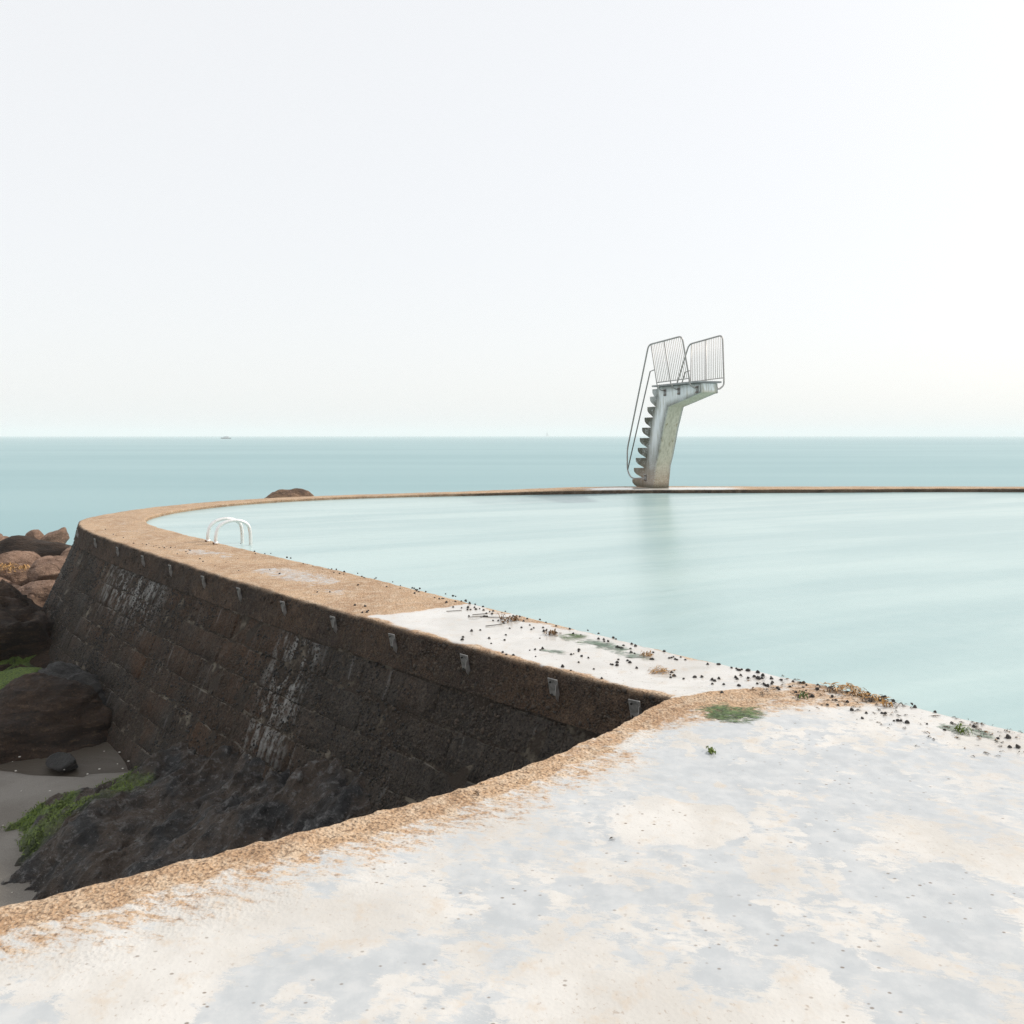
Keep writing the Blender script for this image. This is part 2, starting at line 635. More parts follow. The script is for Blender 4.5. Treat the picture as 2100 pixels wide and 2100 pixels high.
# ------------------------------------------------------------------ the pool wall (plan in metres)
OUT_N = [(1.25, 4.62), (0.964, 4.862), (0.609, 5.16), (0.271, 5.473), (-0.392, 6.095), (-0.986, 6.68), (-1.56, 7.26), (-2.307, 8.02),
         (-2.94, 8.68), (-3.835, 9.65), (-4.696, 10.60), (-5.625, 11.62), (-6.244, 12.32), (-7.10, 13.35), (-7.70, 14.20),
         (-8.10, 14.95), (-8.25, 15.6), (-8.24, 16.4), (-8.08, 17.4), (-7.68, 18.5), (-7.05, 19.45), (-6.25, 20.25),
         (-5.2, 21.0), (-4.0, 21.65), (-2.6, 22.25), (-1.2, 22.85), (0.3, 23.75), (1.9, 24.65), (3.7, 25.05), (5.8, 25.05),
         (9.0, 25.0), (13.2, 25.0), (18, 24.9), (30, 24.7), (45, 24.5)]
INN_N = [(1.90, 5.23), (1.65, 5.43), (1.238, 5.83), (0.693, 6.42), (0.052, 7.11), (-0.553, 7.80), (-1.285, 8.62), (-2.011, 9.40),
         (-2.996, 10.42), (-3.535, 10.97), (-4.064, 11.56), (-4.85, 12.42), (-5.637, 13.28), (-6.289, 14.05),
         (-6.80, 14.80), (-7.09, 15.5), (-7.20, 16.2), (-7.18, 17.0), (-6.98, 17.9), (-6.60, 18.75), (-6.05, 19.50),
         (-5.30, 20.15), (-4.40, 20.75), (-3.4, 21.2), (-2.4, 21.6), (-1.2, 22.1), (0.3, 22.75), (1.9, 23.25), (3.6, 23.55),
         (5.6, 23.65), (9.0, 23.8), (13.2, 24.1), (18, 23.9), (30, 23.5), (45, 23.3)]
FAR_K = .969


def far_t(x, y):
    return smooth(-3.5, 2.0, x) * (y > 18)


oc = catmull(OUT_N, 12)
ic = catmull(INN_N, 12)
oc *= (1 - (1 - FAR_K) * far_t(oc[:, 0], oc[:, 1]))[:, None]
ic *= (1 - (1 - FAR_K) * far_t(ic[:, 0], ic[:, 1]))[:, None]
OUTER, S_ALL = resample(oc, step=0.02)
dd = np.gradient(OUTER, axis=0)
dd /= np.linalg.norm(dd, axis=1)[:, None]
NRM = np.stack([-dd[:, 1], dd[:, 0]], 1)          # wall runs to the left, water side out is on its left hand
if NRM[10] @ np.array([-1, -1]) < 0:
    NRM = -NRM


def wall_at(s):
    s = np.asarray(s, float)
    p = np.stack([np.interp(s, S_ALL, OUTER[:, k]) for k in (0, 1)], -1)
    n = np.stack([np.interp(s, S_ALL, NRM[:, k]) for k in (0, 1)], -1)
    n = n / np.linalg.norm(n, axis=-1, keepdims=True)
    return p, n


COPE_H, COPE_B, FACE_B = 0.31, 0.24, 0.42


def face_pt(s, h, off=0.0):
    """point on the sea face at arc length s and depth h below the top, pushed out by off"""
    p, n = wall_at(s)
    h = np.asarray(h, float)
    out = np.where(h < COPE_H, COPE_B * h, COPE_B * COPE_H - .02 + FACE_B * (h - COPE_H))
    q = p + n * (out + off)[..., None]
    return np.concatenate([q, (-h)[..., None]], -1)


wall = empty("pool_wall", (0, 0, 0))
tag(wall, "curved concrete sea pool wall with a tan walkway on top and dark block face", "wall")

def deck_z(V):
    q = P3(V[:, 0], V[:, 1])
    return .004 * fbm(q * 1.9, 5, 3) + .0025 * fbm(q * 9, 6, 3) + .05 * far_t(V[:, 0], V[:, 1])


# walkway: coping face, rounded edge, top and inner face lofted along the wall
S0 = float(np.interp(12, np.linspace(0, len(oc) - 1, len(oc)), np.r_[0, np.cumsum(np.linalg.norm(np.diff(oc, axis=0), axis=1))]))
sN = np.r_[np.arange(S0, 15.0, .022), np.arange(15.0, 34.0, .06), np.arange(34, S_ALL[-1], .25)]
tt = S_ALL[-1]
lenr = len(ic)
# match the inner curve by plan index so that the two edges pair up as drawn
oidx = np.linspace(0, len(oc) - 1, len(oc))
od = np.r_[0, np.cumsum(np.linalg.norm(np.diff(oc, axis=0), axis=1))]
ip = np.stack([np.interp(np.interp(sN, od, oidx), oidx, ic[:, k]) for k in (0, 1)], 1)
op, on = wall_at(sN)
prof_h = [COPE_H, .27, .24, .21, .18, .155, .13, .105, .08, .055, .035, .018]
NT_TOP = 44
cols = []
darkm = []
for h in prof_h:
    cols.append(np.c_[op + on * (COPE_B * h), np.full(len(sN), -h)])
    darkm.append(1.0 if h > .03 else .8)
tops = np.r_[0.006, .018, np.linspace(.04, .96, NT_TOP), .984, .996]
for k, t in enumerate(tops):
    z = 0.0
    if t < .03:
        z = -.006 if t < .01 else -.001
    if t > .97:
        z = -.006 if t > .99 else -.001
    cols.append(np.c_[op * (1 - t) + ip * t, np.full(len(sN), z)])
    darkm.append(.45 if k == 0 else (.12 if k == 1 else 0.0))
wv = ip - op
wv /= np.linalg.norm(wv, axis=1)[:, None]
for z in (-.03, -.07, -.12, -.4, -.9):
    cols.append(np.c_[ip + wv * .004, np.full(len(sN), z)])
    darkm.append(.85)
m = len(cols)
V = np.stack(cols, 1).reshape(-1, 3)
DK = np.tile(np.array(darkm), len(sN))
SV = np.repeat(sN, m)
TV = np.tile(np.r_[np.full(len(prof_h), -1.0), tops, np.full(5, 2.0)], len(sN))
istop = (TV >= 0) & (TV <= 1)
rough_amt = np.where(istop, .0035, .0)
nz = fbm(V * 14, 3, 3)
edge_t = np.minimum(TV, 1 - TV)
V[:, 2] += np.where(istop, deck_z(V), .05 * far_t(V[:, 0], V[:, 1]) * (V[:, 2] > -.3))
fn = np.repeat(on, m, axis=0)
outer_face = TV == -1
push = np.where(outer_face, fbm(V * 9, 11, 4) * .011 + fbm(V * 35, 12, 2) * .006, 0)
lip = istop & (TV < .05)
push = push + np.where(lip, fbm(V * 12, 13, 3) * .010, 0)
V[:, :2] += fn * push[:, None]
inlip = (TV > .95)
V[:, :2] += np.where(inlip, fbm(V * 8, 21, 3) * .010, 0)[:, None] * np.repeat(wv, m, axis=0)
me = fast_grid("walkway", V, len(sN), m, flip=True)


def deck_masks(V, istop, SV=None, TV=None, pavement=False):
    x, y = V[:, 0], V[:, 1]
    q = P3(x, y)
    n1 = fbm(q * 1.3, 41, 4)
    n2 = fbm(q * 4.5, 43, 4)
    pale = np.zeros(len(V))
    film = np.zeros(len(V))
    wet = np.zeros(len(V))
    if not pavement:
        # the wet white stretch next to the pavement, glare partly put into the colour
        ww = smooth(3.60, 3.44, SV + .75 * np.clip(TV, 0, 1) + n1 * .07 + n2 * .05)
        rim = smooth(.0, .10, TV + n2 * .05) 
        inner = smooth(1.02, .86, TV + n2 * .10 + n1 * .05)
        ww = ww * rim
        pale = ww * (.25 + .75 * inner)
        wet = ww * inner
        # pale wet film, its sheen painted in, down the middle of the tan stretch
        mid = smooth(.16, .45, TV) * smooth(.98, .62, TV)
        fl = smooth(-.1, .8, n1 + .6 * n2 + .12) * mid * smooth(12.5, 9.0, SV) * smooth(3.2, 4.0, SV)
        film = np.maximum(film, fl * .5)
        wet = np.maximum(wet, fl * .35)
        grey = smooth(.05, .6, n1 + .3 * n2) * smooth(.1, .4, TV) * smooth(1.0, .6, TV) * smooth(8, 10, SV) * smooth(24, 19, SV)
        film = np.maximum(film, grey * .35)
        far = smooth(28.5, 30, SV) * smooth(34.5, 33, SV) * smooth(.25, .5, TV)  # white glare streak, painted as pale colour with a wet gloss
        pale = np.maximum(pale, far * .9)
        wet = np.maximum(wet, far)
    return pale * istop, film * istop, wet * istop


pale, film, wet = deck_masks(V, istop, SV, TV)
attr(me, 'pale', pale)
attr(me, 'film', film)
attr(me, 'wet', wet)
DK = np.where(TV == 2.0, DK * (.25 + .75 * smooth(-2.5, -.5, V[:, 0]) * (V[:, 1] > 18)), DK)
attr(me, 'dark', np.clip(DK + np.where(DK > .05, .06 + .12 * fbm(V * 10, 51, 3), 0), 0, 1))
walkway = link("walkway", me, M_DECK, wall)

# joint mortar / core behind the blocks, all round the wall
sC = np.r_[np.arange(0, 22, .12), np.arange(22, S_ALL[-1], .5)]
hC = np.r_[COPE_H - .005, np.linspace(COPE_H + .02, 3.3, 22)]
SS, HH = np.meshgrid(sC, hC, indexing='ij')
V = face_pt(SS.ravel(), HH.ravel(), -.007)
V[:, :2] += .006 * fbm(V * 6, 61, 3)[:, None]
core = link("wall_core", fast_grid("wall_core", V, len(sC), len(hC)), M_CORE, wall)

# concrete blocks in courses, each its own piece
COURSE = 0.262
NI, NJ = 7, 5
n_course = 7
for c in range(n_course):
    h0 = COPE_H + .012 + c * COURSE
    s = -rng.uniform(0, .3)
    while s < 17.6:
        L = float(np.clip(rng.normal(.52, .09), .34, .74))
        if c == 0:
            L *= 1.15
        s0, s1 = max(s + .004, 0.0), s + L - .004
        s += L
        if s1 - s0 < .12:
            continue
        h_a = h0 + .006 + rng.uniform(-.006, .006)
        h_b = h0 + COURSE - .006 + rng.uniform(-.006, .006)
        a = np.r_[s0, np.linspace(s0 + .012, s1 - .012, NI - 2), s1]
        b = np.r_[h_a, np.linspace(h_a + .010, h_b - .010, NJ - 2), h_b]
        SS, HH = np.meshgrid(a, b, indexing='ij')
        SS, HH = SS.ravel(), HH.ravel()
        ii, jj = np.meshgrid(np.arange(NI), np.arange(NJ), indexing='ij')
        ring = ((ii == 0) | (ii == NI - 1) | (jj == 0) | (jj == NJ - 1)).ravel()
        base = face_pt(SS, HH)
        proud = rng.normal(0, .005) + fbm(base * 7, 71, 3) * .009
        off = np.where(ring, np.where((jj == 0).ravel() | (jj == NJ - 1).ravel(), -.010, -.006), np.maximum(proud, -.006))
        SS = SS + np.where(ring, 0, rng.normal(0, .004, len(SS)))
        HH = HH + np.where(ring, 0, rng.normal(0, .004, len(HH)))
        SS += fbm(base * 5, 73, 2) * .008
        HH += fbm(base * 4, 74, 2) * .008
        Vb = face_pt(SS, HH, off)
        o0 = Vb.mean(0)
        mb = fast_grid("concrete_block", Vb - o0, NI, NJ)
        attr(mb, 'ws', SS)
        attr(mb, 'wh', HH)
        attr(mb, 'jt', ((jj == 0) | (jj == NJ - 1)).ravel() * (.35 if c < 2 else 1.0))
        bo = link("concrete_block", mb, M_BLOCK, wall)
        bo.location = o0

# crust and limpets on the sea face: past counting, so joined
ico = [(0, 0, 1), (.9, 0, .35), (.28, .85, .35), (-.73, .53, .3), (-.73, -.53, .4), (.28, -.85, .33),
       (.9, 0, -.4), (.28, .85, -.4), (-.73, .53, -.4), (-.73, -.53, -.4), (.28, -.85, -.4)]
icof = [(0, 1, 2), (0, 2, 3), (0, 3, 4), (0, 4, 5), (0, 5, 1), (1, 6, 7), (1, 7, 2), (2, 7, 8), (2, 8, 3), (3, 8, 9),
        (3, 9, 4), (4, 9, 10), (4, 10, 5), (5, 10, 6), (5, 6, 1)]


def face_frames(s, h, r, flat, off=0.0):
    """matrices for small bumps lying on the sea face"""
    p = face_pt(s, h, off)
    _, n = wall_at(s)
    tdir = np.stack([-n[:, 1], n[:, 0], np.zeros(len(s))], 1)
    bt = np.where(h < COPE_H, COPE_B, FACE_B)
    nn = np.concatenate([n, bt[:, None]], 1)
    nn /= np.linalg.norm(nn, axis=1)[:, None]
    up = np.cross(nn, tdir)
    ang = rng.uniform(0, 2 * math.pi, len(s))
    e1 = tdir * np.cos(ang)[:, None] + up * np.sin(ang)[:, None]
    e2 = np.cross(nn, e1)
    asp = rng.uniform(.7, 1.3, len(s))
    Mx = np.stack([e1 * (r * asp)[:, None], e2 * (r / asp)[:, None], nn * (r * flat)[:, None], p], 2)
    return Mx


k = 42000
s_ = rng.uniform(0, 1, k) ** 1.35 * 12
h_ = rng.uniform(.02, 2.1, k)
keep = fbm(P3(s_ * 2.2, h_ * 2.2), 81, 4) > rng.uniform(-.9, .5, k)
s_, h_ = s_[keep], h_[keep]
r_ = rng.uniform(.004, .012, len(s_)) * (1 + .8 * (rng.uniform(0, 1, len(s_)) > .93))
cr = link("barnacle_crust", soup("barnacle_crust", ico, icof, face_frames(s_, h_, r_, rng.uniform(.4, .9, len(s_)))), M_CRUST, wall)
cr["kind"] = "stuff"
k = 9000
s_ = rng.uniform(2.6, 17, k)
h_ = rng.uniform(.33, 2.05, k)
keep = fbm(P3(s_ * 1.4, h_ * 1.4), 83, 3) > rng.uniform(-.7, .6, k)
s_, h_ = s_[keep], h_[keep]
r_ = rng.uniform(.007, .015, len(s_))
lp = link("limpet", soup("limpet", ico, icof, face_frames(s_, h_, r_, np.full(len(s_), .9), .003)), M_LIMPET, wall)
lp["kind"] = "stuff"

# ------------------------------------------------------------------ foreground pavement
PL = [(1.25, 4.62), (0.964, 4.862), (0.565, 4.375), (0.195, 3.988), (-0.162, 3.685), (-0.43, 3.500), (-0.95, 3.17), (-1.7, 2.75),
      (-2.7, 2.2), (-3.6, 1.5), (-4.5, 0.0), (-5.0, -3.0)]
PL = PL[1:]
PR = [(1.65, 5.43), (2.0, 5.09), (2.394, 4.68), (2.77, 4.29), (3.2, 3.85), (3.9, 3.15), (4.8, 2.25), (5.6, 1.4), (6.5, 0.4), (7.6, -1.0),
      (9.2, -3.0)]
pl = catmull(PL, 40)
pr = catmull(PR, 40)
tp = np.r_[np.linspace(0, .62, 520), np.linspace(.622, 1, 60)]


def by_idx(c, t):
    x = np.linspace(0, 1, len(c))
    return np.stack([np.interp(t, x, c[:, k]) for k in (0, 1)], 1)


A, B = by_idx(pl, tp), by_idx(pr, tp)
us = np.r_[-.0005, .002, .006, np.linspace(.011, .99, 300), .996, 1.0]
rows = []
for u in us:
    z = 0.0
    if u < .004:
        z = -.03 if u < 0 else -.010
    elif u < .008:
        z = -.003
    if u > .998:
        z = -.012
    rows.append(np.c_[A * (1 - u) + B * u, np.full(len(tp), z)])
side = []
An = np.gradient(A, axis=0)
An /= np.linalg.norm(An, axis=1)[:, None]
An = np.stack([An[:, 1], -An[:, 0]], 1)
if An[200] @ np.array([-1, 1]) < 0:
    An = -An
for z in (-2.6, -1.8, -1.2, -.7, -.4, -.2, -.1, -.06):
    side.append(np.c_[A + An * (.004 + .02 * (-z)), np.full(len(tp), z)])
inner_side = [np.c_[B, np.full(len(tp), z)] for z in (-.08, -.4, -1.2)]
allrows = side + rows + inner_side
m = len(allrows)
V = np.stack(allrows, 1).reshape(-1, 3)
U = np.tile(np.r_[np.full(len(side), -1.0), us, np.full(3, 2.0)], len(tp))
istop = (U > -.6) & (U <= 1.0)
W_ = np.repeat(np.linalg.norm(B - A, axis=1), m)
dl = np.clip(U, 0, 1) * W_                      # metres from the left edge
dr = (1 - np.clip(U, 0, 1)) * W_                # metres from the pool edge
edge_n = np.where(U < .02, fbm(V * 14, 95, 4) * .007, 0)
V[:, :2] += np.repeat(An, m, axis=0) * edge_n[:, None]
q = P3(V[:, 0], V[:, 1])
n0 = fbm(q * .8, 90, 4)
n1 = fbm(q * 1.9, 91, 4)
n2 = fbm(q * 6.5, 92, 4)
n3 = fbm(q * 22, 93, 3)
yy, xx = V[:, 1], V[:, 0]
dcorner = np.hypot(xx - 1.05, yy - 4.95)
# rough tan strip along the left edge, widening to the corner and across to the pool edge
band = np.maximum(smooth(.36, .20, dl * .75 + n2 * .04 + n1 * .04), .56 * smooth(1.05, .35, dl + n1 * .15))
dline = (xx - .96) * .359 - (yy - 4.86) * .933          # below the end of the white wet stretch
across = smooth(-.02, .03, dline + n2 * .012) * smooth(.42, .16, dline + n1 * .10 + n2 * .06) * smooth(2.6, 1.4, xx + n1 * .3)
patch2 = smooth(.34, .10, np.hypot((xx - 2.02) * .75, (yy - 4.90) * 1.1) - .06 + n1 * .1 + n2 * .08) * .7
grit = .66 * smooth(.0, .05, dline) * smooth(.62, .25, dline + n1 * .12) * smooth(2.9, 2.3, xx + n1 * .2)
band = np.maximum(band, grit) * smooth(-.02, .03, dline + n2 * .012)
patch2 = patch2 * smooth(-.02, .03, dline)
tanm = np.clip(np.maximum(np.maximum(band, across), patch2), 0, 1)
pale = 1 - tanm * (.95 - .25 * smooth(.0, .5, n1))
wetm = smooth(-.55, .15, n0 + .35 * n1 + .42) * (1 - tanm) * smooth(.22, .5, dl + n2 * .1)
cream = smooth(.34, .22, np.hypot((xx - .72) * 1.0, (yy - 3.30) * 1.5) + n2 * .06 + n1 * .04)
cream = np.maximum(cream, smooth(.40, .75, n1 + .4 * n2) * .5)
film = np.clip(wetm * (1 - cream) * (.85 + .35 * n1) * (1 - .7 * smooth(1.0, .2, dr)), 0, .95)
wet = np.clip(wetm * (1 - .75 * cream) * .95, 0, 1)
flakes = smooth(.2, .6, n3 + .6 * n2 + .2 * n1) * .45
film = np.clip(film - flakes * .6, 0, 1)
wet = np.clip(wet - flakes * .3, 0, 1)
V[:, 2] += np.where(istop, deck_z(V) + tanm * (.0045 * n3 + .004 * n2) * smooth(0, .06, np.repeat(tp, m)), 0)
wet = np.maximum(wet, smooth(.0, -.05, dline + n2 * .012) * smooth(1.9, 1.7, xx))
me = fast_grid("concrete_pavement", V, len(tp), m, flip=False)
attr(me, 'pale', pale * istop)
attr(me, 'film', film * istop)
attr(me, 'wet', wet * istop)
dkp = np.where(istop, np.where(U < .001, .7, np.where(U < .004, .3, 0)), np.where(U < 0, 1, .8))
attr(me, 'dark', np.clip(dkp + np.where(dkp > .05, .2 * n2, 0), 0, 1))
pave = link("concrete_pavement", me, M_DECK)
pave["kind"] = "structure"
pave["label"] = "pale wet concrete pavement with a rough tan edge in the foreground"

# ------------------------------------------------------------------ water
pw = [tuple(p) for p in resample(ic, step=.25)[0]]
poly = [(x, y) for x, y in pw] + [(45, -3)] + [(9.2, -3.0)] + [tuple(p) for p in pr[::-12]]
bm = bmesh.new()
vs = [bm.verts.new((x, y, -.062)) for x, y in poly]
f = bm.faces.new(vs)
if f.normal.z < 0:
    f.normal_flip()
bmesh.ops.triangulate(bm, faces=[f])
for f in bm.faces:
    f.normal_update()
    if f.normal.z < 0:
        f.normal_flip()
me = bpy.data.meshes.new("pool_water")
bm.to_mesh(me)
bm.free()
pool = link("pool_water", me, M_POOL)
tag(pool, "still milky turquoise water filling the sea pool", kind="structure")

SEA_Z = -2.6
me = mesh_np("sea", [(-12000, -60, SEA_Z), (12000, -60, SEA_Z), (12000, 12000, SEA_Z), (-12000, 12000, SEA_Z)], [(0, 1, 2, 3)])
sea = link("sea", me, M_SEA)
tag(sea, "smooth pale turquoise sea reaching the horizon", kind="structure")

# ------------------------------------------------------------------ sand and rocks
xs = np.linspace(-22, 2.0, 260)
ys = np.linspace(-4, 34, 380)
X, Y = np.meshgrid(xs, ys, indexing='ij')
q = P3(X.ravel(), Y.ravel())
Z = -2.02 + .05 * fbm(q * .6, 101, 3) - .75 * smooth(15, 27, q[:, 1]) + .01 * fbm(q * 4, 102, 3)
# a hollow scoured at the wall foot, with damp sand in it
xl, yl = q[:, 0], q[:, 1]
bank = smooth(8.62, 8.80, yl + .10 * fbm(q * 1.2, 103, 3) + .14 * (xl + 5.0) * (xl < -4.6) - .02 * (xl + 4))
Z -= .10 * bank
V = np.c_[q[:, :2], Z]
me = fast_grid("sand", V, len(xs), len(ys), flip=True)
attr(me, 'damp', bank)
sand = link("sand", me, M_SAND)
tag(sand, "grey beach sand at the foot of the wall", kind="structure")


def sphere_dirs(sub):
    bm = bmesh.new()
    bmesh.ops.create_icosphere(bm, subdivisions=sub, radius=1.0)
    v = np.array([v.co[:] for v in bm.verts])
    f = [tuple(x.index for x in fc.verts) for fc in bm.faces]
    bm.free()
    return v, f


SPH = {k: sphere_dirs(k) for k in (4, 5, 6)}


def boulder(name, loc, size, seed, mat, label, cat="rock", facets=12, noise=.06, strata=0.0, sub=6, rot=0.0, green=None,
            group=None, sharp=16.0, tilt=0.0, top=None):
    r = np.random.default_rng(seed)
    D, Fc = SPH[sub]
    nrm = r.normal(0, 1, (facets, 3))
    nrm /= np.linalg.norm(nrm, axis=1)[:, None]
    dist = r.uniform(.62, 1.0, facets)
    c = np.maximum(D @ nrm.T, 1e-3)
    rad = dist / c
    rad = -np.log(np.exp(-sharp * np.minimum(rad, 4)).sum(1) + math.exp(-sharp * 1.35)) / sharp
    Vv = D * rad[:, None]
    V0 = Vv * np.array(size)
    sc = 1 / max(size)
    d = fbm(V0 * 1.6 / max(size) * 1.2 + seed, seed, 6, .55) * noise
    d = d - .05 * smooth(.80, 1.0, 1 - np.abs(vnoise(V0 * 2.2 / max(size) + seed * 3, seed + 9)) * 1.6)
    if strata:
        wq = V0 @ np.array([[1, .15, -.1], [-.1, 1, .2], [.25, -.2, 1]]).T
        wq = wq * np.array([1.2, 1.2, 5.0]) / max(size)
        d = d + ridged(wq + seed, seed + 3, 6, .6) * strata
    Vv = Vv * (1 + d)[:, None] * np.array(size)
    ca, sa = math.cos(rot), math.sin(rot)
    ct, st = math.cos(tilt), math.sin(tilt)
    Rm = np.array([[ca, -sa, 0], [sa, ca, 0], [0, 0, 1]]) @ np.array([[ct, 0, st], [0, 1, 0], [-st, 0, ct]])
    Vv = Vv @ Rm.T
    if top is not None:
        loc = (loc[0], loc[1], top - float(Vv[:, 2].max()))
    me = mesh_np(name, Vv, Fc)
    g = np.zeros(len(Vv))
    if green is not None:
        wp = Vv + np.array(loc)
        up = np.array([v.normal.z for v in me.vertices])
        g = smooth(.35, .75, up + .25 * fbm(wp * 3, 5, 3)) * green(wp)
    attr(me, 'green', g)
    o = link(name, me, mat)
    o.location = loc
    tag(o, label, cat, group)
    return o


# far pile beyond the wall's bend
boulder("boulder", (-16.6, 25.6, -1.55), (.85, .8, .72), 11, M_ROCK_TAN, "tan boulder at the far left edge of the rock pile by the sea", facets=9, noise=.08, strata=.03, top=-1.36)
boulder("boulder", (-15.35, 25.8, -1.70), (.38, .4, .48), 12, M_ROCK_TAN, "small upright tan rock right of the leftmost boulder", sub=4, facets=9, top=-1.42)
boulder("boulder", (-14.75, 25.9, -1.58), (.36, .40, .46), 13, M_ROCK_TAN, "small rounded tan rock standing against the sea left of the wall", sub=4, facets=14, tilt=.4, top=-1.38)
boulder("boulder", (-13.2, 25.6, -2.05), (.42, .4, .34), 14, M_ROCK_TAN, "little dark topped rock peeping over the long dark ledge", sub=4)
boulder("boulder", (-13.5, 23.0, -2.25), (3.6, 1.5, 1.35), 15, M_ROCK_DARK, "long dark rock ledge with a lit tan top behind the boulders", facets=10, noise=.08, strata=.05, rot=.12, sub=6, tilt=-.06, top=-1.16)
boulder("boulder", (-13.3, 21.2, -1.80), (.68, .62, .58), 16, M_ROCK_TAN, "wedge shaped pink brown boulder below the long dark ledge", facets=7, noise=.05, rot=.3, top=-1.43)
boulder("boulder", (-14.35, 21.3, -1.85), (.50, .55, .50), 17, M_ROCK_TAN, "brown boulder cut by the left picture edge under the dark ledge", facets=8, top=-1.5)
boulder("boulder", (-10.95, 21.2, -1.80), (.72, .60, .52), 18, M_ROCK_TAN, "slanted tan boulder half behind another against the wall", facets=8, tilt=.3, top=-1.3)
boulder("boulder", (-11.25, 20.0, -1.78), (.58, .52, .38), 19, M_ROCK_TAN, "blocky tan boulder with a dark underside beside the wall", facets=7, noise=.05, top=-1.42)
boulder("boulder", (-10.4, 18.0, -1.95), (.60, .60, .40), 20, M_ROCK_TAN, "low brown boulder wedged between the dark mass and the wall", facets=9, top=-1.62)
boulder("boulder", (-12.9, 19.4, -2.1), (1.3, .7, .42), 21, M_ROCK_TAN, "low tan rocks under the weed in front of the wedge boulder", facets=10, noise=.12, strata=.06, top=-1.72)
# big dark masses
gA = lambda p: smooth(.1, .4, fbm(p * 1.2, 7, 3) + .1)
boulder("dark_rock", (-8.75, 13.75, -2.25), (1.5, 1.6, 1.7), 31, M_ROCK_DARK, "big layered dark brown rock mass against the left part of the wall", facets=14, noise=.10, strata=.12, sub=6, rot=.2, top=-.60)
boulder("dark_rock", (-7.9, 12.1, -2.35), (1.2, 1.0, .55), 32, M_ROCK_BLACK, "wet dark rock in the hollow between the two big dark rocks", facets=12, noise=.14, strata=.08, sub=6,
        green=lambda p: smooth(-7.1, -7.5, p[:, 0]), top=-1.74)
boulder("dark_rock", (-7.75, 11.2, -2.35), (1.1, .8, .58), 33, M_ROCK_BLACK, "low wet rock under bright green algae at the left edge", facets=12, noise=.12, strata=.06, sub=5,
        green=lambda p: smooth(-6.45, -6.75, p[:, 0]), top=-1.70)
boulder("dark_rock", (-5.78, 9.85, -2.12), (1.0, .85, .95), 34, M_ROCK_DARK, "large rounded dark boulder on the sand beside the wall", facets=16, noise=.07, strata=.055, sub=6, rot=-.15, top=-1.36)
boulder("dark_rock", (-5.85, 10.45, -2.15), (.95, .55, .9), 35, M_ROCK_BLACK, "wet slaty rock leaning on the wall behind the rounded boulder", facets=18, noise=.08, strata=.06, sub=6, rot=-.75, top=-1.38)
boulder("dark_rock", (-5.02, 8.92, -2.08), (.23, .11, .085), 36, M_ROCK_BLACK, "small black rock lying in the damp sand by the wall", facets=12, noise=.06, sub=4, rot=-.2, top=-1.97)
# rock in the sea behind the far bend
boulder("sea_rock", (-8.13, 28.6, -2.2), (1.75, 1.4, 1.3), 41, M_ROCK_SEA, "brown rock rising from the sea behind the far walkway", facets=26, noise=.03, strata=.012, sub=6, rot=.1, top=-0.29)

# slanting ledge along the wall foot in the foreground (plan: along the wall, outward from it)
ns, nd = 440, 300
sa_ = np.linspace(.4, 7.25, ns)
da_ = np.linspace(-.15, 3.2, nd)
SS, DDm = np.meshgrid(sa_, da_, indexing='ij')
SS, DDm = SS.ravel(), DDm.ravel()
p, n = wall_at(SS)
top = np.interp(SS, [.4, 1.6, 3.0, 3.35, 3.7, 4.6, 5.4, 5.9, 6.15, 6.5, 7.25], [-1.28, -1.24, -1.15, -1.16, -1.28, -1.46, -1.60, -1.74, -1.92, -2.2, -2.5])
foot = FACE_B * (-top) * .9
fall = np.interp(SS, [.4, 2.6, 3.6, 5.0, 6.5], [.42, .42, .32, .16, .10])
zz = top - np.maximum(DDm - foot + .15, 0) * fall
xy = p + n * DDm[:, None]
q3 = np.c_[xy, zz]
rot2 = np.array([[.55, .83, 0], [-.83, .55, 0], [0, 0, 1]])
qr = q3 @ rot2.T * np.array([1.0, 1.9, 1.3])
zz = zz + (ridged(qr * 1.1, 111, 6, .56) - .6) * .075 + fbm(q3 * 1.7, 113, 6, .55) * .10 + (ridged(q3 * 5.0 * np.array([1, 1, 1.5]), 117, 3, .5) - .5) * .016
zz = np.where(DDm > 1.75, zz - smooth(1.75, 3.1, DDm) * .8, zz)
V = np.c_[xy + .05 * np.c_[fbm(q3 * 3, 115, 3), fbm(q3 * 3, 116, 3)], zz]
me = fast_grid("rock_ledge", V, ns, nd)
gz = smooth(5.0, 5.5, SS + .4 * fbm(q3 * 1.5, 117, 3)) * smooth(.85, 1.2, DDm + .3 * fbm(q3 * 2, 118, 3)) * smooth(2.3, 2.0, DDm)
attr(me, 'green', np.clip(gz * smooth(-.1, .3, fbm(q3 * 3.5, 119, 3) + .3), 0, 1))
V_LEDGE, GZ_LEDGE = V.copy(), np.clip(gz * smooth(-.1, .3, fbm(q3 * 3.5, 119, 3) + .3), 0, 1)
ledge = link("rock_ledge", me, M_ROCK_BLUE)
tag(ledge, "wet blue black rock ledge sloping along the foot of the wall", "rock")

# ------------------------------------------------------------------ diving tower on the far wall
TA = np.array([.35, -.937, 0.0]) / math.hypot(.35, .937)      # towards the pool
TW = np.array([-TA[1], TA[0], 0.0])
T0 = np.array([4.267, 24.155, 0.0]) * FAR_K + np.array([0, 0, .05])
tower = empty("diving_tower", tuple(T0), math.atan2(TA[1], TA[0]))
tower.scale = (FAR_K, FAR_K, FAR_K)
tag(tower, "white weathered concrete diving tower with open steps and steel railings on the far wall", "diving tower")


def tl(a, w, z):
    """tower frame: a towards the pool, w to the right along the wall"""
    return (a, w, z)          # local +X is the pool direction, local +Y the right hand side


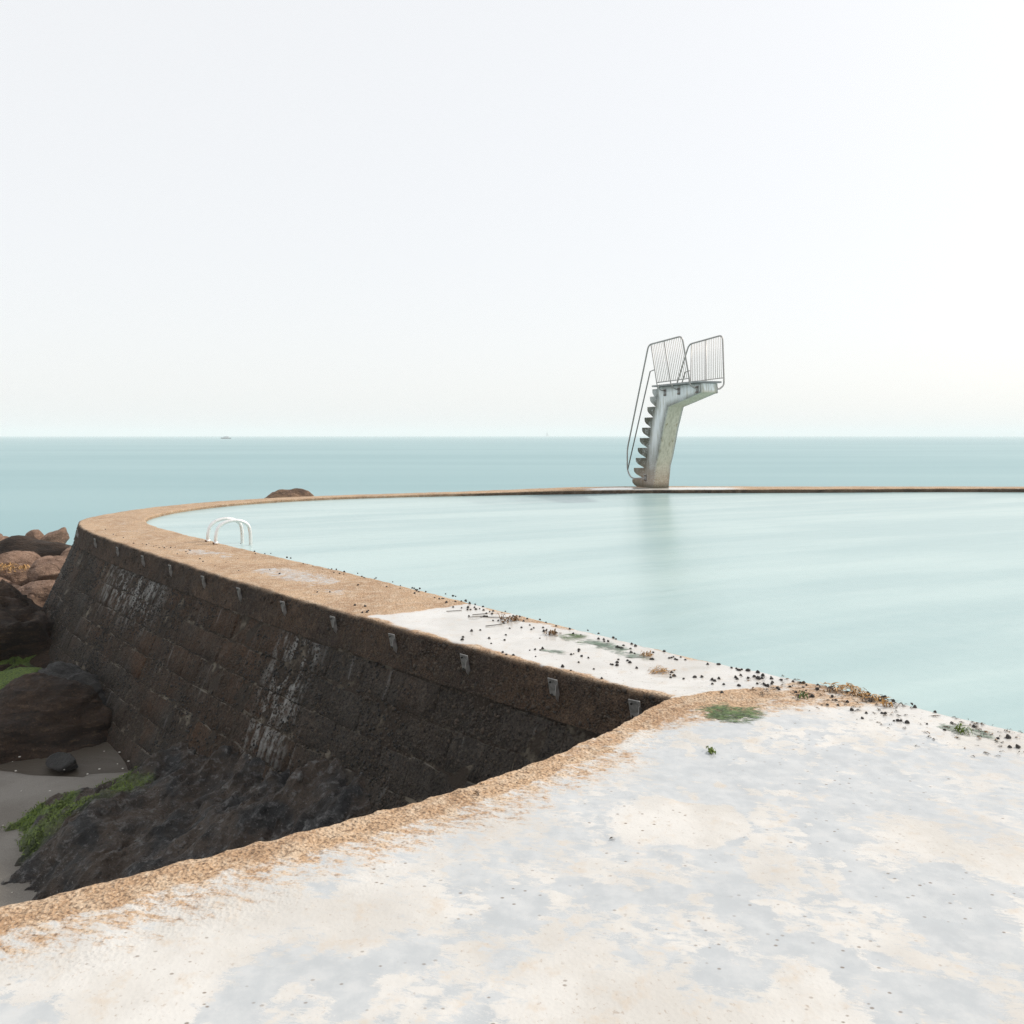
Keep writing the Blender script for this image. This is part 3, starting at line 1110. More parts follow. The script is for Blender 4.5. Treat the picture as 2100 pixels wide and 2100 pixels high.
TWID = .55
back = [(-.60, -.02), (-.27, 1.26), (-.13, 1.82), (.03, 2.25), (.15, 2.48), (.28, 2.79), (.25, 3.045)]
frontp = [(2.52, 3.03), (2.54, 2.78), (1.43, 2.555), (.83, 2.44), (.70, 2.14), (.56, 1.84), (.41, 1.40), (.26, .98), (.12, .69), (.05, .3), (.0, -.02)]
prof = back + frontp


def tw_w(a, z, side):
    narrow = .035 if z < 2.46 and a < .9 else 0.0
    return narrow if side == 0 else TWID - narrow


bm = bmesh.new()
NW = 8


def fine(poly, step=.08):
    out = []
    n = len(poly)
    for i in range(n):
        a, b = np.array(poly[i]), np.array(poly[(i + 1) % n])
        k = max(1, int(np.linalg.norm(b - a) / step))
        for j in range(k):
            out.append((tuple(a + (b - a) * j / k), i))
    return out


fp = fine(prof)
rings = []
for q in range(NW + 1):
    t = q / NW
    rings.append([bm.verts.new(tl(a, TWID * t, z)) for (a, z), _ in fp])
n = len(fp)
for q in range(NW):
    for i in range(n):
        j = (i + 1) % n
        bm.faces.new((rings[q][i], rings[q][j], rings[q + 1][j], rings[q + 1][i]))
sf = [bm.faces.new(rings[0]), bm.faces.new(list(reversed(rings[-1])))]
bmesh.ops.recalc_face_normals(bm, faces=bm.faces)
bmesh.ops.triangulate(bm, faces=sf)
bmesh.ops.subdivide_edges(bm, edges=[e for e in bm.edges if e.calc_length() > .16], cuts=2, use_grid_fill=True)
bmesh.ops.triangulate(bm, faces=[f for f in bm.faces if len(f.verts) > 4])
sharp = [e for e in bm.edges if len(e.link_faces) == 2 and e.calc_face_angle(0) > 1.2]
me = bpy.data.meshes.new("concrete_body")
bm.to_mesh(me)
bm.free()
vv = np.array([v.co[:] for v in me.vertices])
polyp = np.array([p for p, _ in fp])


def edge_dist(v):
    d = np.min(np.hypot(polyp[None, :, 0] - v[:, None, 0], polyp[None, :, 1] - v[:, None, 2]), axis=1)
    return d


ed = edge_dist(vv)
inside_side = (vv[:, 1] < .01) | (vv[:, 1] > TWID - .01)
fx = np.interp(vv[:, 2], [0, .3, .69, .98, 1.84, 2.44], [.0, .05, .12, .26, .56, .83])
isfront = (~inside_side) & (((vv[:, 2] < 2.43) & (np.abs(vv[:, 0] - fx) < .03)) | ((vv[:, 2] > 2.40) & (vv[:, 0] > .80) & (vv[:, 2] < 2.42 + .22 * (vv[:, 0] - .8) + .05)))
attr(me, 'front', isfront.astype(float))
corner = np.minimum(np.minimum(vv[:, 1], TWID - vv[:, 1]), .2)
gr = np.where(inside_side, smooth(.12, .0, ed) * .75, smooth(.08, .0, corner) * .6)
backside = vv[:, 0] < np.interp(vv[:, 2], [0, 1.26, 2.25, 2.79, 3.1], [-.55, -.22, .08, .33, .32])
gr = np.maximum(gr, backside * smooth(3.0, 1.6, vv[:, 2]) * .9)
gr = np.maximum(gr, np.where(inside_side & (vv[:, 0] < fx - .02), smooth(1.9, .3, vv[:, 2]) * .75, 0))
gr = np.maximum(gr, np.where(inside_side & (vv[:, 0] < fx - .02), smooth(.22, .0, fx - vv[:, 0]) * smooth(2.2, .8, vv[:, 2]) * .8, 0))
attr(me, 'grime_shade', gr)
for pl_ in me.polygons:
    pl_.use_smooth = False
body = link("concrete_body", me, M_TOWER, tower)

tips = [(-1.30, .21), (-1.20, .57), (-1.08, .89), (-.95, 1.21), (-.82, 1.52), (-.68, 1.84), (-.53, 2.15), (-.36, 2.47), (-.20, 2.78), (-.06, 3.0)]
bz = [p[1] for p in back]
ba = [p[0] for p in back]
for k, (a0, z0) in enumerate(tips):
    root_t = float(np.interp(z0, bz, ba)) + .03
    zb = z0 - .335
    root_b = float(np.interp(max(zb, -.02), bz, ba)) + .03
    zb = max(zb, -.02)
    L = root_b - a0
    prof_s = [(root_t, z0), (a0, z0), (a0 + .002, z0 - .075), (a0 + .04 * L, z0 - .125), (a0 + .22 * L, z0 - .19), (a0 + .60 * L, z0 - .255), (root_b, zb)]
    me = prism("step", [tl(a, .0 + .012, z) for a, z in prof_s], [tl(a, TWID - .012, z) for a, z in prof_s], .008)
    # a finer skin so that the painted shade can vary along the step
    bm = bmesh.new()
    bm.from_mesh(me)
    bmesh.ops.triangulate(bm, faces=[f for f in bm.faces if len(f.verts) > 4])
    bm.to_mesh(me)
    bm.free()
    sv = np.array([v.co[:] for v in me.vertices])
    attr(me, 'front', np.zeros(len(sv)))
    g = .5 + .6 * smooth(2.75, 2.1, sv[:, 2]) * np.ones(len(sv)) + .3 * smooth(a0 + .2 * L, root_b, sv[:, 0])  # painted shade: darker on lower steps and towards the column
    attr(me, 'grime_shade', np.clip(g, 0, 1))
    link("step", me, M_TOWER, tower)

M_GRATE = m_plain("deck_board", (.33, .335, .335), .6, .2, .2, 8, .1)
me = prism("platform_board", [tl(.10, -.10, 3.055), tl(2.58, -.10, 3.045), tl(2.58, TWID + .10, 3.045), tl(.10, TWID + .10, 3.055)],
           [tl(.10, -.10, 3.105), tl(2.58, -.10, 3.095), tl(2.58, TWID + .10, 3.095), tl(.10, TWID + .10, 3.105)], .006)
link("platform_board", me, M_GRATE, tower)
bolt_me = None


def railing(sign):
    """sign -1: left hand side as seen from the camera, +1: right hand side"""
    w0 = 0.0 if sign < 0 else TWID
    lean = .17 if sign < 0 else .06
    a_b, a_e = (.66, 2.36) if sign < 0 else (.80, 2.42)
    a_bt, a_et = (.66, 2.31) if sign < 0 else (.74, 2.28)
    zb, zt = (3.15, 4.29) if sign < 0 else (3.19, 4.35)
    W = lambda z: w0 + sign * (.26 + lean * max(0.0, z - 3.15))
    V, F = [], []
    slope = .0 if sign < 0 else .03
    path = [(-.42, w0 + sign * .01, .29), (-.86, W(0), .25), (-1.12, W(0), .50), (-1.12, W(0), 1.16), (a_bt - .13, W(4.3), zt - .02), (a_et + .01, W(4.3), zt + .03 + slope),
            (a_e + .03, W(3.2), 3.15), (a_e + .03, W(3.0), 2.99), (a_e + .06, w0 + sign * .10, 2.885), (a_e + .06, w0 + sign * .01, 2.885)]
    add_tube(V, F, rounded(path, .16), .0225, 8)
    # bottom rail
    add_tube(V, F, [(a_b, W(zb), zb), (a_e + .01, W(zb), zb + .01)], .013, 6)
    r = link("railing", mesh_np("railing", V, F), M_STEEL, tower)
    # end and middle posts curl under to plates on the beam
    for a_p, rad in ((a_b, .016), ((a_b + a_e) / 2 - (.10 if sign < 0 else .02), .018)):
        a_top = a_bt + (a_et - a_bt) * (a_p - a_b) / (a_e - a_b)
        path = [(a_top, W(zt), zt), (a_p, W(zb), zb)]
        curl = catmull([(a_p, W(zb), zb), (a_p + .01, W(zb) - sign * .02, 3.06), (a_p + .03, w0 + sign * .15, 2.94), (a_p + .04, w0 + sign * .02, 2.905)], 4)
        tube_obj("post", [path[0]] + [tuple(p) for p in curl], rad, M_STEEL, r, 7)
    nb = 18
    mid = (a_b + a_e) / 2 - (.10 if sign < 0 else .02)
    for k in range(1, nb):
        t = k / nb
        a0 = a_b + (a_e - a_b) * t
        if abs(a0 - mid) < .035:
            continue
        a1 = a_bt + (a_et - a_bt) * t
        tube_obj("bar", [(a0, W(zb), zb), (a1, W(zt), zt + .01 + .02 * t + slope * t)], .0085, M_BAR, r, 5)
    # lower handrail down the steps
    hr = [(a_bt - .02, W(3.5), 3.53), (a_bt - .27, W(3.5), 3.50), (-1.09, W(0) + sign * .0, .53)]
    tube_obj("handrail", hr, .019, M_STEEL, tower, 7)
    # plates
    for a_p, z_p in ((a_b + .05, 2.86), (mid + .05, 2.86), (a_e + .02, 2.86), (-.42, .29)):
        pm = box("bracket", (0, 0, 0), (.12, .02, .20), .003)
        b = link("bracket", pm, M_ZINC, tower)
        b.location = (a_p, w0 + sign * .011, z_p)
        for dx in (-.035, .035):
            for dz in (-.07, .07):
                bo = link("bolt", BOLT, M_RUST, b)
                bo.location = (dx, sign * .012, dz)
                bo.rotation_euler = (R(-90) * sign, 0, 0)


def cyl_mesh(name, r, h, sides=8):
    V, F = [], []
    add_tube(V, F, [(0, 0, 0), (0, 0, h)], r, sides)
    return mesh_np(name, V, F, False)


BOLT = cyl_mesh("bolt", .014, .018, 6)
BOLT2 = cyl_mesh("bolt", .014, .018, 6)
railing(-1)
railing(1)

# ------------------------------------------------------------------ pool ladder
LN = np.array([.765, .643])
LT = np.array([-.643, .765])
lb = np.array([-4.36, 11.735])
ladder = empty("pool_ladder", (lb[0], lb[1], 0), math.atan2(LN[1], LN[0]))
tag(ladder, "pool ladder of two polished steel hoops on the tan walkway", "pool ladder")
for k in (0, 1):
    y = k * .325
    pts = [(0, y, -.02), (0, y, .10), (.012, y, .17)]
    for a in np.linspace(165, 15, 13):
        pts.append((.262 - .25 * -math.cos(R(a)) if False else .262 + .25 * math.cos(R(a)), y, .155 + .175 * math.sin(R(a)) ** .9))
    pts += [(.512, y, .16), (.524, y, .05), (.524, y, -.5)]
    hp = tube_obj("handrail", catmull(pts, 3), .0255, M_INOX, ladder, 12)
    V, F = [], []
    add_tube(V, F, [(0, y, -.005), (0, y, .035)], .034, 10)
    ft = link("foot_flange", mesh_np("foot_flange", V, F), M_INOX, hp)
    bo = link("bolt", BOLT, M_RUST, hp)
    bo.location = (-.03, y - .012, .018)
    bo.rotation_euler = (0, R(-90), 0)
for z in (-.3, -.55):
    link("tread", box("tread", (.524, .1625, z), (.08, .325, .03), .004), M_INOX, ladder)

# ------------------------------------------------------------------ brackets along the coping
S_BR = [0.59, 1.24, 2.11, 3.0, 3.9, 4.82, 5.8, 6.78, 7.86, 8.92, 10.05, 11.32, 12.9]
plate = box("plate", (0, 0, 0), (.085, .008, .165), .002)
flange = prism("flange", [(-.036, .003, -.080), (-.036, .003, .050), (-.036, .018, .050), (-.036, .034, .01), (-.036, .034, -.04), (-.036, .012, -.080)],
               [(-.042, .003, -.080), (-.042, .003, .050), (-.042, .018, .050), (-.042, .034, .01), (-.042, .034, -.04), (-.042, .012, -.080)])
ords = ["nearest to the pavement corner", "second from the pavement corner", "third from the pavement corner", "fourth from the pavement corner",
        "fifth from the pavement corner", "sixth from the pavement corner", "seventh from the pavement corner", "eighth from the pavement corner",
        "ninth from the pavement corner", "tenth from the pavement corner", "last but two before the wall bends away", "last but one before the wall bends away",
        "farthest at the bend of the wall"]
proto = None
for k, s in enumerate(S_BR):
    p = face_pt(np.array([s]), np.array([.125]), .012)[0]
    _, nn = wall_at(np.array([s]))
    ang = math.atan2(nn[0, 1], nn[0, 0]) - R(90)
    if proto is None:
        proto = empty("wall_bracket")
        link("plate", plate, M_ZINC, proto)
        link("flange", flange, M_STEEL, proto)
        for dx, dz in ((.018, .058), (.022, -.035)):
            b = link("bolt", BOLT2, M_LIMPET, proto)
            b.location = (dx, .002, dz)
            b.scale = (.55, .55, .6)
            b.rotation_euler = (R(-90), 0, 0)
        o = proto
    else:
        o = copy_tree(proto)
    o.location = tuple(p)
    o.rotation_euler = (R(-13), R(rng.uniform(-3, 3)), ang)
    tag(o, "galvanised bracket on the dark wall edge, " + ords[k], "bracket", "metal brackets along the outer wall edge")

# ------------------------------------------------------------------ winkles on the deck
SN_V, SN_F = [], []
prof_sn = [(.0, .98), (.18, .90), (.38, .78), (.36, .73), (.60, .56), (.58, .50), (.78, .26), (.70, .05), (.45, -.02)]
for i, (r, z) in enumerate(prof_sn):
    for k in range(8):
        a = 2 * math.pi * k / 8 + .35 * i
        SN_V.append((r * math.cos(a) * (1 + .12 * (k == 0)), r * math.sin(a), z))
for i in range(len(prof_sn) - 1):
    for k in range(8):
        SN_F.append((i * 8 + k, (i + 1) * 8 + k, (i + 1) * 8 + (k + 1) % 8, i * 8 + (k + 1) % 8))
SNAIL = mesh_np("winkle", [(x, y * .9, z * 1.05) for x, y, z in SN_V], SN_F)
WHITE_AT = [(-0.55, 7.44), (-0.47, 7.40), (-0.41, 7.41), (-0.41, 7.33), (-0.38, 7.33), (-0.35, 7.41), (-0.33, 7.33), (-0.30, 7.35), (-0.26, 7.29), (-0.27, 7.44), (-0.40, 7.58), (-0.35, 7.56), (-0.23, 7.16), (-0.20, 7.21), (-0.18, 7.14), (-0.17, 7.24), (-0.09, 7.19), (-0.06, 7.23), (-0.38, 7.08), (-0.27, 7.02), (-0.25, 7.02), (-0.24, 7.02), (-0.22, 7.02), (-0.16, 6.87), (-0.12, 6.86), (-0.10, 6.95), (-0.07, 6.78), (-0.04, 6.88), (0.01, 7.04), (0.03, 7.03), (0.07, 7.02), (0.13, 6.94), (0.10, 6.85), (0.24, 6.91), (0.29, 6.81), (-0.02, 6.59), (0.08, 6.62), (0.15, 6.71), (0.16, 6.57), (0.18, 6.62), (0.26, 6.64), (0.26, 6.51), (0.28, 6.54), (0.37, 6.69), (0.48, 6.59), (0.30, 6.42), (0.33, 6.44), (0.35, 6.46), (-0.33, 6.51), (-0.26, 6.54), (-0.18, 6.28), (-0.06, 6.23), (-0.05, 6.39), (-0.39, 6.32), (-0.39, 6.24), (-0.16, 6.12), (0.22, 6.28), (0.13, 5.93), (0.17, 5.94), (0.23, 5.96), (0.21, 5.93), (-0.07, 5.88), (-0.04, 5.82), (0.01, 5.80), (0.17, 5.77), (0.43, 5.80), (0.45, 5.82), (0.50, 5.93), (0.49, 5.88), (0.50, 5.76), (0.55, 5.72), (0.47, 5.60), (0.56, 5.45), (0.40, 5.42), (0.35, 5.50), (0.59, 5.24), (0.49, 6.42), (0.55, 6.39), (0.62, 6.54), (0.70, 6.44), (0.68, 6.27), (0.72, 6.25), (0.72, 6.20), (0.75, 6.19), (0.80, 6.30), (0.82, 6.26), (0.85, 6.08), (0.79, 6.01), (0.81, 6.01), (0.82, 5.99), (0.83, 5.99), (0.92, 6.12), (0.89, 5.98), (0.94, 6.06), (0.88, 5.88), (0.90, 5.84), (1.04, 5.88), (1.13, 5.91), (1.17, 5.77), (1.15, 5.75), (1.13, 5.74), (1.17, 5.71), (1.18, 5.70), (1.22, 5.76), (0.99, 5.70), (1.01, 5.70), (0.76, 5.68), (0.74, 5.61), (0.73, 5.54), (0.69, 5.56), (0.70, 5.55), (0.82, 5.66), (0.83, 5.61), (0.86, 5.49), (1.11, 5.45), (1.08, 5.39), (1.06, 5.34), (1.08, 5.31), (1.05, 5.27), (1.24, 5.70), (1.37, 5.58), (1.44, 5.57), (1.45, 5.57), (1.51, 5.49), (1.54, 5.47), (1.54, 5.44), (1.55, 5.43), (1.57, 5.45), (1.60, 5.43), (1.61, 5.42), (1.66, 5.38), (1.53, 5.33), (1.48, 5.27), (1.48, 5.24), (1.56, 5.26), (1.61, 5.30), (1.62, 5.26), (1.62, 5.24), (1.65, 5.26), (1.67, 5.31), (1.72, 5.29), (1.71, 5.25), (1.76, 5.22), (1.83, 5.19), (1.87, 5.16), (1.89, 5.16), (1.89, 5.12), (1.13, 5.24), (1.21, 5.28), (1.26, 5.28), (1.31, 5.22), (1.32, 5.19), (1.36, 5.24), (1.29, 5.13), (1.36, 5.12), (1.45, 5.09), (1.58, 5.13), (1.62, 5.12), (1.62, 5.10), (1.63, 5.09), (1.69, 5.17), (1.67, 5.13), (1.77, 5.08)]
PAVE_AT = [(1.30, 4.94), (1.68, 5.05), (1.68, 5.02), (1.76, 4.95), (1.76, 4.90), (1.75, 4.86), (1.85, 5.06), (1.84, 4.99), (1.96, 5.11), (1.92, 5.02), (2.45, 4.44), (2.54, 4.38), (2.57, 4.22), (2.63, 4.22), (2.56, 4.10), (2.60, 4.09), (2.45, 4.62), (1.82, 4.87), (1.84, 4.88), (2.01, 5.05), (2.03, 5.06), (2.08, 4.95), (1.87, 4.72), (1.93, 4.80), (1.95, 4.80), (1.96, 4.88), (2.01, 4.78), (1.98, 4.64), (1.93, 4.72), (2.04, 4.59), (1.98, 4.50), (2.13, 4.59), (2.15, 4.59), (2.14, 4.47), (2.16, 4.47), (2.18, 4.47), (2.20, 4.44), (2.30, 4.42), (2.35, 4.33), (2.37, 4.69), (2.38, 4.75), (2.29, 4.79), (2.27, 4.86), (2.26, 4.87), (2.21, 4.80), (2.21, 4.95), (2.15, 4.79)]
TAN_AT = [(-0.59, 7.94), (-0.56, 7.92), (-0.67, 7.80), (-0.63, 7.65), (-0.54, 7.68), (-0.71, 7.78), (-0.49, 7.70), (-0.45, 7.70), (-1.96, 9.31), (-1.93, 9.15), (-1.78, 9.21), (-1.70, 9.03), (-1.67, 8.98), (-1.65, 8.94), (-1.53, 8.87), (-1.52, 8.92), (-1.30, 8.69), (-1.32, 8.42), (-1.19, 8.50), (-1.17, 8.35), (-1.05, 8.38), (-1.02, 8.34), (-1.00, 8.26), (-0.98, 8.19), (-0.98, 8.26), (-0.95, 8.14), (-0.98, 8.05), (-0.96, 8.32), (-0.88, 8.15), (-1.64, 8.50), (-1.48, 7.51), (-1.37, 7.46), (-1.31, 7.27), (-1.31, 7.20), (-1.35, 7.18), (-0.76, 7.84), (-0.71, 7.79), (-0.68, 7.79), (-0.63, 7.64), (-0.67, 8.03), (-0.59, 7.94), (-0.58, 7.94), (-0.55, 7.69), (-5.46, 11.78), (-5.35, 11.67), (-5.38, 11.82), (-5.15, 11.46), (-5.16, 11.56), (-5.02, 11.35), (-5.02, 11.46), (-4.93, 11.31), (-4.96, 11.46), (-4.86, 11.35), (-4.81, 11.39), (-4.52, 10.77), (-4.48, 10.96), (-4.38, 10.77), (-4.47, 11.06), (-4.50, 11.11), (-5.59, 11.78), (-6.06, 12.43), (-6.43, 12.86), (-6.32, 12.73), (-6.91, 13.55), (-4.04, 10.33), (-3.91, 10.09), (-3.64, 9.77), (-3.59, 10.01), (-3.24, 9.45), (-3.47, 10.77), (-4.01, 11.78), (-3.55, 10.33), (-2.68, 9.20), (-2.88, 9.48), (-2.94, 10.42), (-2.88, 10.38), (-2.60, 9.93), (-2.54, 9.89), (-2.44, 9.77), (-2.25, 9.48), (-2.20, 9.55), (-2.15, 9.51), (-2.07, 9.27), (-2.09, 9.48), (-1.99, 9.20), (-1.99, 8.14), (-1.86, 8.14), (-3.26, 10.77), (-3.34, 10.77), (-3.54, 10.96), (-7.12, 17.73), (-7.24, 17.48), (-7.12, 16.88), (-7.06, 16.44), (-7.07, 16.27), (-7.05, 15.94), (-6.86, 14.99), (-6.81, 14.82), (-6.82, 18.14), (-6.67, 18.35), (-6.45, 18.78), (-6.17, 19.24), (-5.55, 13.04), (-5.51, 13.18), (-5.88, 13.55), (-4.90, 12.53), (-4.82, 12.43), (-4.99, 12.55)]
zones = [(WHITE_AT, "dark winkle shell on the shining white wet stretch of the walkway", "winkles on the white walkway stretch"),
         (PAVE_AT, "dark winkle shell on the rough foreground pavement by its pool edge", "winkles on the foreground pavement"),
         (TAN_AT, "dark winkle shell on the dry tan part of the walkway", "winkles on the tan walkway")]
ALGAE_STREAK = np.array([(.345, 6.404), (.488, 6.424), (.617, 6.284), (.731, 6.15), (.846, 5.934), (.971, 5.732), (.833, 5.716), (.759, 5.848), (.637, 6.004), (.489, 6.169), (.397, 6.265)])


def winkle_label(x, y, lab):
    if "white wet" in lab:
        if np.min(np.hypot(ALGAE_STREAK[:, 0] - x, ALGAE_STREAK[:, 1] - y)) < .14:
            return "dark winkle shell beside the green algae streak on the white walkway"
        if y > 6.55:
            return "dark winkle shell near the seaweed stalks on the white walkway"
        if math.hypot(x - .973, y - 5.394) < .3:
            return "dark winkle shell close to the bushy ochre tuft on the white walkway"
        if x > .95:
            return "dark winkle shell on the white walkway end towards the foreground pavement"
        if np.min(np.hypot(ic[:, 0] - x, ic[:, 1] - y)) < .22:
            return "dark winkle shell along the pool edge of the white walkway"
        return "dark winkle shell on the bare outer half of the white walkway"
    if "pavement" in lab:
        d = math.hypot(x - 2.12, y - 4.93)
        if d < .22:
            return "dark winkle shell beside the ochre seaweed pile on the pavement"
        if x > 2.3:
            return "dark winkle shell on the pale pavement towards the right picture edge"
        return "dark winkle shell on the rough tan pavement left of the seaweed pile" if x < 2.0 else "dark winkle shell on the pale pavement in front of the seaweed pile"
    if y < 8.3:
        return "dark winkle shell on the tan walkway just before the white stretch"
    if y < 11.2:
        return "dark winkle shell on the tan walkway between the white stretch and the ladder"
    if y < 13.4:
        return "dark winkle shell on the tan walkway around and just behind the ladder"
    return "dark winkle shell on the tan walkway at the far bend"


left = 300
for pts, lab, grp in zones:
    for x, y in pts[:left]:
        o = link("winkle", SNAIL, M_SHELL if True else None)
        z = float(deck_z(np.array([[x, y, 0.0]]))[0])
        r = float(np.clip(rng.normal(.0145, .0028), .009, .020))
        o.location = (x, y, z - .001)
        o.scale = (r * rng.uniform(.85, 1.15), r, r * rng.uniform(.8, 1.2))
        o.rotation_euler = (rng.uniform(-.6, .6), rng.uniform(-.6, .6), rng.uniform(0, 6.28))
        tag(o, winkle_label(x, y, lab), "winkle", grp)
    left -= min(left, len(pts))


# ------------------------------------------------------------------ seaweed, algae and debris
def ribbons(name, pts, n, length, width, mat, label, cat="seaweed", lift=.012, curl=1.0, along=None, kind=None, zf=None, height=.02):
    """a clump of curled flat ribbons lying on the ground"""
    V, F = [], []
    pts = np.asarray(pts, float)
    zf = zf or (lambda x, y: float(deck_z(np.array([[x, y, 0.0]]))[0]))
    for i in range(n):
        k = rng.integers(0, len(pts))
        x, y = pts[k, :2] + rng.normal(0, pts[k, 2], 2)
        ang = (along + rng.normal(0, .25)) if along is not None else rng.uniform(0, 6.28)
        L = length * rng.uniform(.5, 1.4)
        st = 6
        tw = rng.normal(0, .8) * curl
        b = len(V)
        zz = abs(rng.normal(0, 1)) * height
        ph = rng.uniform(0, 6.28)
        base = zf(x, y)
        for j in range(st + 1):
            t = j / st
            wd = width * rng.uniform(.7, 1.2) * (1 - .8 * abs(2 * t - 1) ** 3)
            dx, dy = math.cos(ang), math.sin(ang)
            zr = .002 + (zz + lift * (.5 + .5 * math.sin(ph + 5 * t))) * (math.sin(math.pi * t) * .9 + .1)
            tl_ = math.sin(ph * 2 + 4 * t) * .6 * curl
            V.append((x - dy * wd, y + dx * wd, base + zr + wd * tl_ + abs(wd * tl_)))
            V.append((x + dy * wd, y - dx * wd, base + zr - wd * tl_ + abs(wd * tl_)))
            x += dx * L / st
            y += dy * L / st
            ang += tw / st + rng.normal(0, .25) * curl
        for j in range(st):
            F.append((b + 2 * j, b + 2 * j + 1, b + 2 * j + 3, b + 2 * j + 2))
    o = link(name, mesh_np(name, V, F), mat)
    tag(o, label, cat if kind is None else None, None, kind)
    return o


ribbons("seaweed_clump", [(.945, 5.385, .028), (1.0, 5.40, .028)], 70, .065, .0018, M_WEED_OCHRE, "bushy ochre seaweed tuft alone on the white wet walkway", along=.35, height=.010, lift=.008)
ribbons("seaweed_clump", [(-.063, 6.848, .025), (.01, 6.875, .02)], 45, .05, .005, M_WEED, "brown seaweed clump among winkles at the far end of the white walkway")
ribbons("seaweed_clump", [(.32, 6.405, .022)], 30, .04, .005, M_WEED, "small brown seaweed clump at the left tip of the green algae streak")
ribbons("seaweed_clump", [(.955, 5.775, .02)], 30, .05, .003, M_WEED_OCHRE, "small ochre seaweed wisp at the right end of the green algae streak", along=.2)
ribbons("seaweed_clump", [(2.03, 5.03, .04), (2.10, 5.05, .035), (2.125, 5.0, .03), (2.13, 4.95, .03), (2.14, 4.895, .03), (2.17, 4.85, .025), (2.21, 4.815, .025)], 150, .06, .0035, M_WEED_OCHRE,
        "long ochre brown seaweed ribbon pile on the pavement's pool edge", height=.007)
ribbons("seaweed_clump", [(1.95, 5.02, .03), (2.0, 5.0, .03), (2.05, 4.97, .03), (2.1, 4.9, .03), (2.17, 4.82, .03), (2.23, 4.78, .03), (2.28, 4.73, .02)], 70, .05, .003, M_WEED_DARK, "thin dark seaweed trailing beside the ochre pile along the pool edge", height=.005)
ribbons("seaweed_clump", [(2.203, 4.70, .012)], 16, .035, .004, M_WEED_OCHRE, "tiny ochre seaweed scrap right of the long ribbon pile")
ribbons("seaweed_clump", [(1.776, 4.854, .012)], 16, .035, .004, M_ALGAE_LIME, "tiny yellow green weed scrap left of the long ribbon pile")
ribbons("seaweed_clump", [(2.418, 4.294, .013)], 22, .035, .004, M_ALGAE_LIME, "small yellow green weed scrap in the faint algae near the right edge")
ribbons("seaweed_clump", [(1.002, 4.035, .007)], 26, .022, .005, M_ALGAE_LIME, "little green weed lump alone on the grey wet pavement", height=.01)
for path, lab in (([(-.388, 7.017), (-.277, 7.012), (-.15, 7.0), (-.022, 6.993)], "long dark seaweed stalk through the winkles on the white walkway"),
                  ([(-.222, 6.679), (-.159, 6.696), (-.085, 6.732)], "short dark seaweed stalk in front of the long one"),
                  ([(-.596, 7.243), (-.53, 7.262), (-.461, 7.296)], "pale brown seaweed stalk nearest to the tan walkway"),
                  ([(-.354, 7.111), (-.29, 7.13), (-.237, 7.141)], "dark seaweed stalk behind the long one near the pool edge")):
    pp = [(x, y, float(deck_z(np.array([[x, y, 0.]]))[0]) + .006) for x, y in path]
    o = tube_obj("seaweed_stalk", [tuple(p) for p in catmull(pp, 5)], .0032, M_WEED_DARK, None, 5)
    tag(o, lab, "seaweed")


def in_poly(pts, poly):
    x, y = pts[:, 0], pts[:, 1]
    c = np.zeros(len(pts), bool)
    j = len(poly) - 1
    for i in range(len(poly)):
        xi, yi, xj, yj = *poly[i], *poly[j]
        c ^= ((yi > y) != (yj > y)) & (x < (xj - xi) * (y - yi) / (yj - yi + 1e-12) + xi)
        j = i
    return c


def algae(poly, n, along, mats, lab, length=.06):
    poly = np.asarray(poly, float)
    lo, hi = poly.min(0) - .05, poly.max(0) + .05
    pts = rng.uniform(lo, hi, (n * 4, 2))
    pts = pts + .03 * np.c_[fbm(P3(pts[:, 0] * 9, pts[:, 1] * 9), 7, 3), fbm(P3(pts[:, 0] * 9, pts[:, 1] * 9), 8, 3)]
    pts = pts[in_poly(pts, poly)]
    dens = fbm(P3(pts[:, 0] * 7, pts[:, 1] * 7), 131, 3)
    pts = pts[dens > rng.uniform(-.9, .7, len(pts))][:n]
    pts = pts + rng.normal(0, .022, pts.shape)
    half = fbm(P3(pts[:, 0] * 3, pts[:, 1] * 3), 133, 2) > 0
    sel = np.c_[pts, np.full(len(pts), .004)]
    for mt, q, nm in ((mats[0], sel[half], "green_algae"), (mats[1], sel[~half], "green_algae")):
        if len(q):
            ribbons(nm, q, len(q) * 2, length, .0016, mt, lab, kind="stuff", along=along, lift=.001, height=.0012, curl=.25)


algae([(.345, 6.404), (.488, 6.424), (.617, 6.284), (.731, 6.15), (.846, 5.934), (.971, 5.732), (.958, 5.652), (.833, 5.716), (.759, 5.848), (.637, 6.004),
       (.489, 6.169), (.397, 6.265)], 620, -.25, (M_ALGAE, M_ALGAE_GREY), "green algae streak combed flat on the white walkway", .07)
algae([(.20, 5.945), (.30, 5.915), (.40, 5.86), (.38, 5.84), (.29, 5.88), (.20, 5.915)], 70, -.25, (M_ALGAE_GREY, M_ALGAE_GREY), "thin grey green algae wisp on the white walkway", .06)
algae([(1.096, 4.66), (1.203, 4.737), (1.347, 4.69), (1.409, 4.586), (1.304, 4.473), (1.156, 4.473), (1.083, 4.543)], 420, -.2, (M_ALGAE, M_ALGAE),
      "green algae patch where the tan strip meets the wet pavement", .05)
algae([(2.346, 4.418), (2.454, 4.437), (2.513, 4.351), (2.586, 4.249), (2.477, 4.224), (2.4, 4.287), (2.33, 4.351)], 130, -.5, (M_ALGAE_GREY, M_ALGAE_GREY),
      "faint grey green algae patch on the pavement near the right edge", .05)

